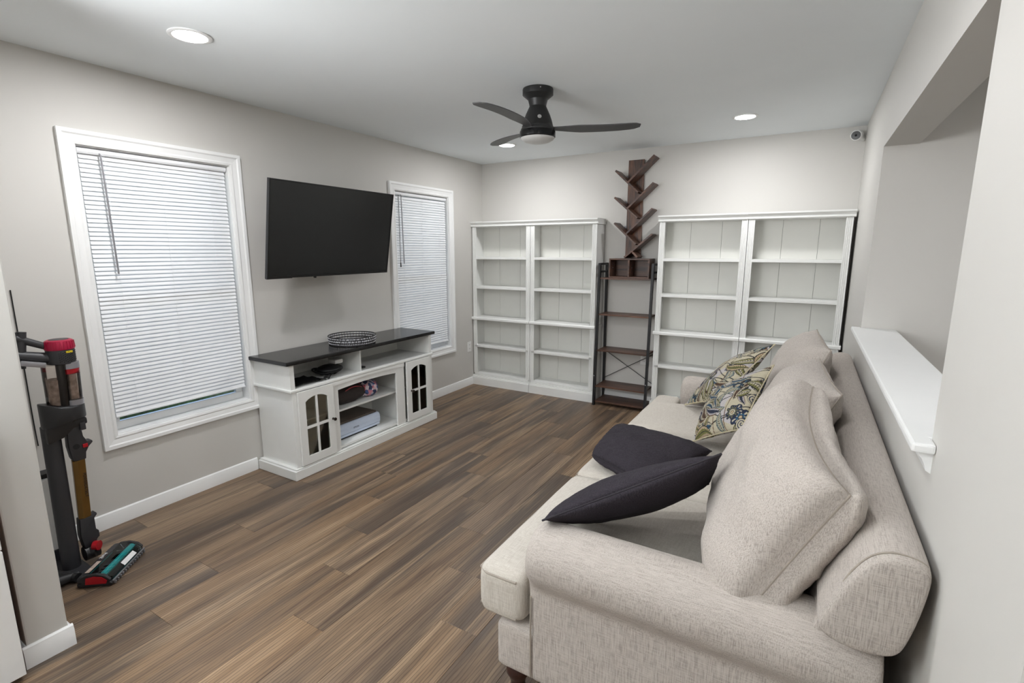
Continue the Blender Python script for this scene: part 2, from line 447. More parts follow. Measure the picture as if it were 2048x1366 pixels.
# pass-through sill
t = bpy.data.objects.new('trim_2', None); COL.objects.link(t); t['kind'] = 'structure'
bm = nb(); prism(bm, [(RW - .045, 1.392), (RW - .0005, 1.392), (RW - .0005, OY0 + .001), (3.662, OY0 + .001), (3.662, OY1 - .001), (RW - .0005, OY1 - .001), (RW - .0005, 3.43), (RW - .045, 3.43)], lambda u, v, w: (u, v, w), OZ0 + .0003, OZ0 + .022)
struct('sill_board', bm, M['trim'], bevel=.006, parent=t)
bm = nb(); prism(bm, [(0, 0), (-.026, 0), (-.026, -.012), (-.02, -.018), (-.014, -.03), (-.01, -.046), (0, -.052)], lambda u, v, w: (RW + u, w, OZ0 - .001 + v), 1.415, 3.41)
struct('apron_moulding', bm, M['trim'], parent=t)

# ------------------------------------------------------------------ windows
def window(idx, ya, yb):
    root = bpy.data.objects.new('window_%d' % idx, None); COL.objects.link(root); root['kind'] = 'structure'
    cw = .07
    # casing with a stepped profile, mitred all round
    prof = [(0, 0), (0, .012), (.012, .015), (.020, .012), (.045, .016), (.052, .021), (cw, .021), (cw, 0)]
    for side in range(4):
        bm = nb()
        P = []
        for (u, h) in prof:
            y0, y1, z0, z1 = ya - u, yb + u, WZ0 - u, WZ1 + u
            c = [(y0, z0), (y1, z0), (y1, z1), (y0, z1)]
            P.append(((h, *c[side]), (h, *c[(side + 1) % 4])))
        A = [bm.verts.new(p[0]) for p in P]; B = [bm.verts.new(p[1]) for p in P]; k = len(P)
        for i in range(k): bm.faces.new((A[i], A[(i + 1) % k], B[(i + 1) % k], B[i]))
        bm.faces.new(A[::-1]); bm.faces.new(B)
        struct('casing', bm, M['trim'], parent=root)
    # jamb liner
    bm = nb(); e = .006
    box(bm, -.13, -.0005, ya, ya + e, WZ0, WZ1); box(bm, -.13, -.0005, yb - e, yb, WZ0, WZ1)
    box(bm, -.13, -.0005, ya + e, yb - e, WZ1 - e, WZ1); box(bm, -.13, -.0005, ya + e, yb - e, WZ0, WZ0 + e)
    struct('window_frame', bm, M['trim'], parent=root)
    zm = (WZ0 + WZ1) / 2
    for (xo, z0, z1) in ((-.075, WZ0 + e, zm + .02), (-.105, zm - .02, WZ1 - e)):
        bm = nb(); f = .045; y0, y1 = ya + e + .001, yb - e - .001
        box(bm, xo - .028, xo, y0, y1, z0, z0 + f); box(bm, xo - .028, xo, y0, y1, z1 - f * .8, z1)
        box(bm, xo - .028, xo, y0, y0 + f, z0 + f, z1 - f * .8); box(bm, xo - .028, xo, y1 - f, y1, z0 + f, z1 - f * .8)
        s = struct('sash', bm, M['white_trim'] if 'white_trim' in M else M['trim'], parent=root, bevel=.003)
        bm = nb(); box(bm, xo - .018, xo - .012, y0 + f, y1 - f, z0 + f, z1 - f * .8)
        struct('pane', bm, M['glass'], parent=s)
    return root
window(1, *WIN[0]); window(2, *WIN[1])

def blind(ya, yb, zbot, label, wand_y, n_lad=3):
    X = -.028; ztop = WZ1 - .008
    th = Thing('mini_blind', label, 'blind', (X, (ya + yb) / 2, zbot))
    bm = nb(); prism(bm, [(-.016, 0), (.012, 0), (.017, -.006), (.017, -.020), (.012, -.029), (-.016, -.029)], lambda u, v, w: (X + u, w, ztop + v), ya, yb)
    th.part('headrail', bm, M['blind'])
    pitch = .0228; n = int((ztop - .034 - zbot) / pitch)
    sl = nb(); w = .0272; tilt = math.radians(66); m = 5
    pts = []
    for i in range(m):
        s = (i / (m - 1) - .5); arch = .0028 * (1 - 4 * s * s)
        # slat mostly closed, upper edge leaning back to the glass
        du = s * w; ux = -math.sin(PI / 2 - tilt) * du + arch * math.cos(PI / 2 - tilt); uz = math.cos(PI / 2 - tilt) * du + arch * math.sin(PI / 2 - tilt)
        pts.append((ux, uz))
    A = [[sl.verts.new((u, y, v)) for u, v in pts] for y in (-(yb - ya) / 2 + .006, (yb - ya) / 2 - .006)]
    for i in range(m - 1): sl.faces.new((A[0][i], A[0][i + 1], A[1][i + 1], A[1][i]))
    me = finish(sl, 'slat', M['blind'], smooth=1.2)
    for k in range(n):
        o = bpy.data.objects.new('slat', me); COL.objects.link(o); o.parent = th.o
        o.location = (random.uniform(-.0004, .0004), 0, zbot + .022 + pitch * k - zbot)
        o.rotation_euler = (0, random.uniform(-.03, .03), 0)
    bm = nb(); box(bm, X - .012, X + .012, ya + .004, yb - .004, zbot, zbot + .010); th.part('bottom_rail', bm, M['blind'], bevel=.003)
    for k in range(n_lad):
        y = ya + (yb - ya) * ((.15, .5, .85)[k] if n_lad == 3 else (.2, .8)[k])
        bm = nb(); cyl(bm, (X + .0135, y, zbot + .004), (X + .0135, y, ztop - .028), .0008, seg=6); th.part('ladder_cord', bm, M['blind'])
    y = ya + wand_y
    bm = nb(); cyl(bm, (X + .026, y, ztop - .03), (X + .030, y + .006, ztop - .64), .0045, seg=6); cyl(bm, (X + .016, y, ztop - .022), (X + .026, y, ztop - .032), .003, seg=6)
    th.part('tilt_wand', bm, M['silver'])
    return th
b1 = blind(WIN[0][0] + .012, WIN[0][1] - .012, .597, 'white mini blind in the large window left of the television, wand at its left', .095)
b2 = blind(WIN[1][0] + .012, WIN[1][1] - .012, .565, 'white mini blind in the window right of the television beside the bookcases', .08)
# lift cord of the second blind
bm = nb(); cyl(bm, (.002, WIN[1][0] + .055, 2.0), (.004, WIN[1][0] + .05, 1.38), .0018, seg=6); cyl(bm, (.004, WIN[1][0] + .05, 1.40), (.004, WIN[1][0] + .05, 1.36), .004, .006, seg=8)
b2.part('lift_cord', bm, M['grey_plastic'])

# ------------------------------------------------------------------ outdoors behind the blinds
bm = nb(); box(bm, -14, -.4, -6, 12, -1.0, -.86); single('lawn', bm, M['grass'], 'green lawn outside behind the window blinds', 'lawn', (-7, 3, -.86), kind='stuff')
bm = nb(); bmesh.ops.create_icosphere(bm, subdivisions=4, radius=1)
for v in bm.verts:
    n = noise.noise(v.co * 2.2) * .25 + noise.noise(v.co * 7) * .12
    v.co = v.co * (1 + n); v.co = Vector((v.co.x * .9, v.co.y * 5.5, max(v.co.z * 1.1, -1.155)))
bmesh.ops.translate(bm, verts=bm.verts[:], vec=(-4.6, 3, .3))
single('hedge', bm, M['hedge'], 'dark green hedge outside seen below the raised blind of the large window', 'hedge', (-4.6, 3, -.85), kind='stuff')

# ------------------------------------------------------------------ recessed lamps
def downlight(x, y, label):
    th = Thing('recessed_light', label, 'ceiling light', (x, y, H - .005), group='round recessed ceiling lights')
    bm = nb(); lathe(bm, [(.066, H - .0005), (.086, H - .0005), (.086, H - .004), (.078, H - .007), (.068, H - .006), (.066, H - .0005)], 40, (x, y, 0))
    th.part('trim_ring', bm, M['trim'], smooth=True)
    bm = nb(); lathe(bm, [(.0, H - .003), (.067, H - .003)], 40, (x, y, 0)); th.part('diffuser', bm, M['lamp_glow'])
labs = ['lit round recessed ceiling light at the near left above the large window', 'lit round recessed ceiling light at the far left behind the ceiling fan', 'lit round recessed ceiling light at the far right near the security camera', 'round recessed ceiling light above the near end of the sofa']
for (x, y), lb in zip(ROOM_LAMPS, labs): downlight(x, y, lb)
HL = ['added unseen recessed light of the adjoining kitchen, %s' % q for q in ('front left of six', 'front middle of six', 'front right of six', 'rear left of six', 'rear middle of six', 'rear right of six')] + ['round recessed stair hall light beyond the pass-through', 'round recessed stair hall light beside the wall pier']
for i, (x, y) in enumerate(UNSEEN_LAMPS):
    downlight(x, y, HL[i])

# ------------------------------------------------------------------ ceiling fan
FX, FY = 1.757, 2.801
fan = Thing('ceiling_fan', 'black low-profile ceiling fan with a bell-shaped body and frosted light below', 'ceiling fan', (FX, FY, H))
bm = nb(); lathe(bm, [(0, H - .0005), (.088, H - .0005), (.090, H - .006), (.090, H - .034), (.080, H - .042), (.058, H - .060), (.051, H - .085), (.049, H - .098), (0, H - .098)], 48, (FX, FY, 0)); fan.part('canopy', bm, M['fan'], smooth=.5)
bm = nb(); lathe(bm, [(0, 2.343), (.049, 2.343), (.058, 2.325), (.072, 2.295), (.083, 2.265), (.0895, 2.24), (.091, 2.232), (.0, 2.232)], 48, (FX, FY, 0)); body = fan.part('motor_housing', bm, M['fan'], smooth=.5)
bm = nb(); lathe(bm, [(0, 2.2315), (.093, 2.2315), (.094, 2.222), (.099, 2.216), (.1, 2.206), (0, 2.206)], 48, (FX, FY, 0)); fan.part('blade_hub', bm, M['fan'], smooth=.5)
bm = nb(); lathe(bm, [(0, 2.2055), (.104, 2.2055), (.106, 2.20), (.106, 2.172), (.102, 2.168), (0, 2.168)], 48, (FX, FY, 0)); fan.part('light_ring', bm, M['fan_ring'], smooth=.5)
bm = nb(); lathe(bm, [(0, 2.1675), (.101, 2.1675), (.094, 2.158), (.075, 2.147), (.045, 2.140), (0.001, 2.138)], 48, (FX, FY, 0)); fan.part('light_lens', bm, M['fan_lens'], smooth=True)
bm = nb(); bmesh.ops.create_uvsphere(bm, u_segments=10, v_segments=6, radius=.004, matrix=Matrix.Translation((FX + .055, FY - .074, H - .015))); fan.part('screw', bm, M['silver'])
for k, ang in enumerate((math.radians(24), math.radians(144), math.radians(264))):
    bm = nb(); R = .60; N = 18
    up = []; lo = []
    for i in range(N + 1):
        r = .085 + (R - .085) * i / N; q = i / N
        wd = .020 + .034 * min(1, q * 3.2) - .012 * max(0, q - .8) * 5 * .6
        if q > .9: wd *= math.sqrt(max(0.05, 1 - ((q - .9) / .1) ** 2 * .8))
        sweep = .05 * math.sin(q * PI * .8); pitch = -math.radians(9) * (1 - .4 * q)
        row = []
        for s in (-1, -.4, .4, 1):
            yy = s * wd; z = 2.219 + yy * math.sin(pitch) + .012 * q; yy = yy * math.cos(pitch) + sweep
            p = Vector((r * math.cos(ang) - yy * math.sin(ang) + FX, r * math.sin(ang) + yy * math.cos(ang) + FY, z)); row.append(p)
        up.append([bm.verts.new(p + Vector((0, 0, .0025))) for p in row]); lo.append([bm.verts.new(p - Vector((0, 0, .0025))) for p in row])
    for i in range(N):
        for j in range(3):
            bm.faces.new((up[i][j], up[i][j + 1], up[i + 1][j + 1], up[i + 1][j])); bm.faces.new((lo[i][j], lo[i + 1][j], lo[i + 1][j + 1], lo[i][j + 1]))
        bm.faces.new((up[i][0], up[i + 1][0], lo[i + 1][0], lo[i][0])); bm.faces.new((up[i][3], lo[i][3], lo[i + 1][3], up[i + 1][3]))
    bm.faces.new([up[0][j] for j in range(4)] + [lo[0][j] for j in (3, 2, 1, 0)]); bm.faces.new([up[N][j] for j in (3, 2, 1, 0)] + [lo[N][j] for j in range(4)])
    fan.part('blade', bm, M['blade'], smooth=.8)
# round badge on the bell, facing the camera side
dirc = Vector((3.22 - FX, -FY, 0)).normalized(); dirc = Matrix.Rotation(math.radians(7), 3, 'Z') @ dirc
tang = Vector((0, 0, 1)).cross(dirc)
nrm = (dirc * .93 + Vector((0, 0, .36))).normalized(); upv = nrm.cross(tang).normalized()
pos = Vector((FX, FY, 2.270)) + dirc * .0835
mtx = Matrix(((tang.x, upv.x, nrm.x, pos.x - FX), (tang.y, upv.y, nrm.y, pos.y - FY), (tang.z, upv.z, nrm.z, pos.z - H), (0, 0, 0, 1)))
bm = nb(); lathe(bm, [(.0085, 0), (.0115, 0), (.0115, .0012), (.0085, .0012), (.0085, 0)], 28, mt=mtx)
me = bpy.data.meshes.new('badge'); bm.to_mesh(me); bm.free(); me.materials.append(M['label_white']); o = bpy.data.objects.new('badge', me); COL.objects.link(o); o.parent = body
text_mesh('sm', .011, M['label_white'], 'badge_letters', mtx @ Matrix.Translation((0, 0, .0012)), parent=body)

# ------------------------------------------------------------------ television
tv = Thing('television', 'black flat screen television tilted down on the left wall between the windows', 'television', (.265, 2.557, 1.639))
yaw, tilt, tw, thh = -.02, .172, 1.10, .627
a = Vector((math.sin(yaw), math.cos(yaw), 0)); n0 = Vector((math.cos(yaw), -math.sin(yaw), 0))
upt = (Vector((0, 0, 1)) * math.cos(tilt) + n0 * math.sin(tilt)).normalized(); nt = a.cross(upt).normalized()
if nt.x < 0: nt = -nt
C0 = Vector((.265, 2.557, 1.639))
TM = Matrix(((a.x, upt.x, nt.x, C0.x), (a.y, upt.y, nt.y, C0.y), (a.z, upt.z, nt.z, C0.z), (0, 0, 0, 1)))
bm = nb(); w2, h2 = tw / 2, thh / 2
box(bm, -w2, w2, -h2, -h2 + .016, -.022, 0, TM); box(bm, -w2, w2, h2 - .007, h2, -.022, 0, TM)
box(bm, -w2, -w2 + .007, -h2 + .016, h2 - .007, -.022, 0, TM); box(bm, w2 - .007, w2, -h2 + .016, h2 - .007, -.022, 0, TM)
box(bm, -w2 + .007, w2 - .007, -h2 + .016, h2 - .007, -.022, -.012, TM)
tv.part('bezel', bm, M['tv_body'])
bm = nb(); box(bm, -w2 + .0075, w2 - .0075, -h2 + .0165, h2 - .0075, -.0115, -.003, TM); tv.part('screen', bm, M['tv_screen'])
bm = nb(); box(bm, -w2 * .72, w2 * .72, -h2 * .8, h2 * .45, -.065, -.0225, TM); tv.part('rear_housing', bm, M['tv_body'], bevel=.01)
bm = nb(); box(bm, -.175, -.16, -h2 - .012, -h2, -.016, -.004, TM); box(bm, -w2, -w2 + .19, -h2 - .004, -h2, -.02, -.002, TM); tv.part('infrared_sensor', bm, M['tv_body'])
bm = nb(); box(bm, .001, .02, 2.40, 2.72, 1.53, 1.75); tv.part('wall_plate', bm, M['black_metal'])
bm = nb(); beam(bm, (.02, 2.50, 1.64), (.13, 2.62, 1.64), .03, .05); beam(bm, (.13, 2.62, 1.64), (.19, 2.557, 1.64), .03, .05); tv.part('swing_arm', bm, M['black_metal'])
text_mesh('hisense', .014, M['grey_plastic'], 'logo', Matrix.Translation(-C0) @ TM @ Matrix.Translation((w2 - .06, -h2 + .008, .0002)), parent=tv.o)

# ------------------------------------------------------------------ tv stand
SX, SY0, SY1 = .415, 1.962, 3.440
st = Thing('tv_stand', 'white media console with a black top and arched glass doors', 'media console', (.2, 2.7, 0))
cw_ = M['casework']
bm = nb(); box(bm, .006, .413, SY0 - .002, SY1 + .004, .781, .808); st.part('top', bm, M['stand_top'], bevel=.007)
# upper cubby
bm = nb(); box(bm, .016, .395, 1.99, 2.022, .6165, .7805); st.part('side_panel', bm, cw_)
bm = nb(); box(bm, .016, .395, 3.375, 3.407, .6165, .7805); st.part('side_panel', bm, cw_)
bm = nb(); box(bm, .016, .375, 2.60, 2.612, .6165, .7805); st.part('divider', bm, cw_)
bm = nb(); box(bm, .016, .022, 2.022, 3.375, .6165, .7805); st.part('back_panel', bm, M['backing'])
bm = nb(); box(bm, .012, .405, 1.978, 3.418, .598, .616); st.part('ledge', bm, cw_, bevel=.005)
# body
for (y0, y1) in ((2.0, 2.018), (3.382, 3.40)):
    bm = nb(); box(bm, .016, .384, y0, y1, .075, .5975); st.part('side_panel', bm, cw_)
for (y0, y1) in ((2.325, 2.341), (3.03, 3.046)):
    bm = nb(); box(bm, .023, .366, y0, y1, .1015, .5975); st.part('divider', bm, cw_)
bm = nb(); box(bm, .016, .022, 2.018, 3.382, .1015, .5975); st.part('back_panel', bm, M['backing'])
bm = nb(); box(bm, .016, .384, 2.0185, 3.3815, .085, .101); st.part('bottom_shelf', bm, cw_)
bm = nb(); box(bm, .023, .36, 2.3415, 3.0295, .352, .366); st.part('shelf', bm, cw_)
for (y0, y1) in ((2.0185, 2.3245), (3.0465, 3.3815)):
    bm = nb(); box(bm, .023, .33, y0, y1, .352, .364); st.part('shelf', bm, cw_)
# face frame: corner stiles, centre opening stiles, arched valance
for (y0, y1) in ((1.994, 2.024), (2.309, 2.362), (2.952, 3.046), (3.362, 3.406)):
    bm = nb(); box(bm, .3845, .398, y0, y1, .078, .5975); st.part('stile', bm, cw_, bevel=.0015)
bm = nb(); pts = [(2.3625, .597), (2.3625, .538)]
for i in range(13):
    q = i / 12; pts.append((2.3625 + (2.9515 - 2.3625) * q, .530 + .012 * math.sin(PI * q)))
pts += [(2.9515, .597)]
prism(bm, pts, lambda u, v, w: (w, u, v), .3845, .398); st.part('valance', bm, cw_)
bm = nb(); pts = [(2.312, .5965)]
for i in range(13):
    q = i / 12; pts.append((2.312 + (3.045 - 2.312) * q, .566 + .012 * math.sin(PI * q)))
pts += [(3.045, .5965)]
prism(bm, pts, lambda u, v, w: (w, u, v), .3982, .404); st.part('arched_moulding', bm, cw_)
bm = nb(); box(bm, .008, SX, SY0, SY1, .001, .066)
st.part('plinth', bm, cw_, bevel=.004)
bm = nb(); box(bm, .010, .408, 1.975, 3.428, .0665, .077); st.part('plinth_cap', bm, cw_, bevel=.004)
def arch_door(y0, y1, knob_y, x=.3985):
    """frame with four panes under an arched head"""
    z0, z1 = .084, .594; gy0, gy1, gz0, gz1 = y0 + .052, y1 - .052, .140, .548
    root_bm = nb(); N = 12
    def arch(q): return gz1 - .030 + .030 * math.sin(PI * q) ** .8
    f = lambda u, v, w: (w, u, v)
    box(root_bm, x, x + .016, y0, gy0, z0, z1); box(root_bm, x, x + .016, gy1, y1, z0, z1)
    box(root_bm, x, x + .016, gy0, gy1, z0, gz0)
    pts = [(gy0, z1)] + [(gy0 + (gy1 - gy0) * i / N, arch(i / N)) for i in range(N + 1)] + [(gy1, z1)]
    prism(root_bm, pts, f, x, x + .016)
    door = st.part('door', root_bm, cw_)
    ym = (gy0 + gy1) / 2; zm = .338
    bm = nb(); box(bm, x + .002, x + .014, ym - .008, ym + .008, gz0, arch(.5)); box(bm, x + .002, x + .0135, gy0, gy1, zm - .009, zm + .009)
    st.part('muntin', bm, cw_, parent=door)
    for (a0, a1) in ((gy0, ym - .008), (ym + .008, gy1)):
        bm = nb(); box(bm, x + .006, x + .009, a0, a1, gz0, zm - .009); st.part('pane', bm, M['door_glass'], parent=door)
        q0, q1 = (a0 - gy0) / (gy1 - gy0), (a1 - gy0) / (gy1 - gy0)
        pts = [(a0, zm + .009)] + [(a0 + (a1 - a0) * i / 6, arch(q0 + (q1 - q0) * i / 6)) for i in range(7)] + [(a1, zm + .009)]
        bm = nb(); prism(bm, pts, f, x + .006, x + .009); st.part('pane', bm, M['door_glass'], parent=door)
    mt = Matrix.Translation((x + .0162, knob_y, zm + .004)) @ Matrix.Rotation(PI / 2, 4, 'Y')
    bm = nb(); lathe(bm, [(.0, 0), (.009, 0), (.006, .004), (.005, .012), (.0105, .017), (.0125, .023), (.0105, .028), (.001, .030)], 20, mt=mt)
    st.part('knob', bm, M['knob'], smooth=True, parent=door)
arch_door(2.0245, 2.3085, 2.290); arch_door(3.065, 3.3615, 3.112)

# ---- things on and in the console
# round wire basket with crystal beads
BX, BY, BZ = .235, 2.665, .8085
bk = Thing('wire_basket', 'round black wire tray edged with crystal beads on the media console', 'tray', (BX, BY, BZ))
bm = nb()
for z, r in ((.005, .168), (.024, .172), (.044, .174), (.062, .175)):
    tube(bm, [(BX + r * math.cos(2 * PI * k / 60), BY + r * math.sin(2 * PI * k / 60), BZ + z) for k in range(60)], .0042, 6, True)
for k in range(48):
    a_ = 2 * PI * k / 48; cyl(bm, (BX + .168 * math.cos(a_), BY + .168 * math.sin(a_), BZ + .004), (BX + .175 * math.cos(a_), BY + .175 * math.sin(a_), BZ + .062), .0016, seg=5)
bk.part('wire_rim', bm, M['black_metal'], smooth=True)
bm = nb()
for k in range(-7, 8):
    c = k * .022; hlen = math.sqrt(max(0, .167 ** 2 - c * c))
    cyl(bm, (BX + c, BY - hlen, BZ + .004), (BX + c, BY + hlen, BZ + .004), .0012, seg=5); cyl(bm, (BX - hlen, BY + c, BZ + .006), (BX + hlen, BY + c, BZ + .006), .0012, seg=5)
bk.part('wire_base', bm, M['black_metal'])
bm = nb()
for zi, (z, r) in enumerate(((.034, .173), (.053, .1745))):
    for k in range(44):
        a_ = 2 * PI * (k + .5 * zi) / 44
        bmesh.ops.create_icosphere(bm, subdivisions=1, radius=.0062, matrix=Matrix.Translation((BX + r * math.cos(a_), BY + r * math.sin(a_), BZ + z)))
for z, r in ((.013, .170),):
    for k in range(90):
        a_ = 2 * PI * k / 90; bmesh.ops.create_icosphere(bm, subdivisions=1, radius=.0038, matrix=Matrix.Translation((BX + r * math.cos(a_), BY + r * math.sin(a_), BZ + z)))
for i in range(-7, 8):
    for j in range(-7, 8):
        if math.hypot(i, j) * .0215 < .155: bmesh.ops.create_icosphere(bm, subdivisions=1, radius=.0052, matrix=Matrix.Translation((BX + i * .0215, BY + j * .0215, BZ + .010)))
bk.part('crystal_beads', bm, M['crystal'], kind='stuff')

# headset-like tangle of black straps with a pale device in the left cubby
Z0 = .6165
cb = Thing('headset', 'black strap headset with a pale end piece in the left cubby of the console', 'headset', (.25, 2.36, Z0))
bm = nb(); bmesh.ops.create_uvsphere(bm, u_segments=24, v_segments=14, radius=1, matrix=Matrix.Translation((.23, 2.44, Z0 + .034)) @ Matrix.Diagonal((.085, .10, .033, 1)))
cb.part('visor', bm, M['black_plastic'], smooth=True)
bm = nb(); box(bm, .19, .27, 2.46, 2.535, Z0 + .066, Z0 + .098, None); cb.part('strap_end', bm, M['white_plastic'], bevel=.012, smooth=True)
for k in range(4):
    bm = nb(); pts = []
    for i in range(26):
        q = i / 25; a_ = q * PI * 1.5 + k * .9
        pts.append((.24 + (.05 + .02 * k) * math.cos(a_), 2.43 - .01 * k + (.075 + .004 * k) * math.sin(a_), Z0 + .008 + .006 * k + .012 * abs(math.sin(q * 6 + k))))
    tube(bm, pts, .0065, 8); cb.part('strap', bm, M['black_cloth'], smooth=True)
fs = nb()
N = 14
g = [[None] * (N + 1) for _ in range(N + 1)]
for i in range(N + 1):
    for j in range(N + 1):
        x = .20 + .16 * i / N + .02 * (j / N); y = 2.045 + .24 * j / N
        g[i][j] = fs.verts.new((x, y, Z0 + .006 + .014 * abs(noise.noise(Vector((i * .35, j * .35, 3)))) * 2 + .012 * (1 - abs(2 * j / N - 1))))
for i in range(N):
    for j in range(N): fs.faces.new((g[i][j], g[i + 1][j], g[i + 1][j + 1], g[i][j + 1]))
bmesh.ops.solidify(fs, geom=fs.faces[:], thickness=.004)
single('fabric_pouch', fs, M['black_cloth'], 'flat black fabric pouch at the left end of the console cubby', 'pouch', (.28, 2.16, Z0), smooth=1.2)
bm = nb(); tube(bm, [(.345 + .022 * math.cos(t_ * .7), 2.312 + .02 * math.sin(t_ * .7) + t_ * .001, Z0 + .005 + .0012 * t_) for t_ in range(24)], .003, 6)
single('coiled_cable', bm, M['rubber'], 'short coiled black cable on the console cubby floor', 'cable', (.345, 2.312, Z0), smooth=True)
bm = nb(); box(bm, .28, .325, 2.625, 2.70, Z0, Z0 + .012); single('dark_block', bm, M['black_plastic'], 'small flat black block in the right cubby next to the divider', 'adapter', (.3, 2.66, Z0), bevel=.003)  # flat block for a small dark square on the cubby floor

# duffel on the middle shelf
Z1 = .3665
bg = Thing('duffel_bag', 'dark brown soft bag with pink piping and a patterned end on the middle console shelf', 'bag', (.2, 2.62, Z1))
def blob(bm, c, d, seed, amp=.1, p=2.6, sub=4):
    vs = bmesh.ops.create_icosphere(bm, subdivisions=sub, radius=1)['verts']
    for v in vs:
        q = v.co.copy(); m_ = (abs(q.x) ** p + abs(q.y) ** p + abs(q.z) ** p) ** (-1 / p); q = q * m_
        q *= 1 + amp * noise.noise(q * 2 + Vector((seed, seed, 0)))
        v.co = Vector((c[0] + q.x * d[0], c[1] + q.y * d[1], max(c[2] + q.z * d[2], c[2] - d[2] * .93)))
bm = nb(); blob(bm, (.2, 2.56, Z1 + .068), (.13, .20, .072), 1.0); b_ = bg.part('bag_body', bm, M['bag'], smooth=2.0)
bm = nb(); blob(bm, (.215, 2.765, Z1 + .066), (.125, .088, .070), 4.0)
t = NT('patterned_fabric'); vo = t.add('ShaderNodeTexVoronoi'); vo.inputs['Scale'].default_value = 38; t.link(t.coord(), vo.inputs['Vector'])
sp = t.add('ShaderNodeSeparateColor'); t.link(vo.outputs['Color'], sp.inputs[0])
t.link(t.ramp(sp.outputs[0], [(0, srgb(40, 46, 70)), (.3, srgb(70, 96, 150)), (.5, srgb(215, 205, 210)), (.7, srgb(190, 90, 110)), (.9, srgb(235, 230, 235))]), t.b.inputs['Base Color']); t.b.inputs['Roughness'].default_value = .8
M['bag_end'] = t.m
bg.part('patterned_end', bm, M['bag_end'], smooth=2.0, label='blue, white and pink patterned end panel')
for yy, rr in ((2.69, .066), (2.80, .05)):
    bm = nb(); tube(bm, [(.205 + 1.60 * rr * math.cos(a_ * PI / 16), yy + .012 * math.sin(a_), Z1 + .066 + rr * math.sin(a_ * PI / 16)) for a_ in range(0, 17)], .0025, 6); bg.part('piping', bm, M['pink'], smooth=True)
bm = nb(); tube(bm, [(.31, 2.50 + .16 * i / 12, Z1 + .105 + .018 * math.sin(PI * i / 12)) for i in range(13)], .004, 8); bg.part('carry_handle', bm, M['pink'], smooth=True, label='pink carry handle')

# printer on the lower shelf
Z2 = .1015
pr = Thing('printer', 'pale blue-grey flat printer with a dark lid on the lower console shelf', 'printer', (.18, 2.62, Z2))
bm = nb(); prism(bm, [(.04, .012), (.298, .012), (.302, .02), (.302, .034), (.04, .034)], lambda u, v, w: (u, w, Z2 + v), 2.42, 2.842); pr.part('base', bm, M['printer'], bevel=.003)
bm = nb(); prism(bm, [(.04, .036), (.304, .036), (.307, .07), (.300, .100), (.286, .112), (.04, .112)], lambda u, v, w: (u, w, Z2 + v), 2.416, 2.846); b_ = pr.part('body', bm, M['printer'], bevel=.004)
bm = nb(); box(bm, .045, .278, 2.43, 2.832, Z2 + .1125, Z2 + .128); pr.part('lid', bm, M['printer_dark'], bevel=.006, label='dark brown lid')
bm = nb(); box(bm, .06, .29, 2.44, 2.82, Z2, Z2 + .0118); pr.part('feet', bm, M['rubber'])
text_mesh('EPSON', .018, M['print_grey'], 'logo', Matrix.Translation((.308 - .18, 2.59 - 2.62, .066)) @ Matrix(((0, 0, 1, 0), (1, 0, 0, 0), (0, 1, 0, 0), (0, 0, 0, 1))), parent=b_)

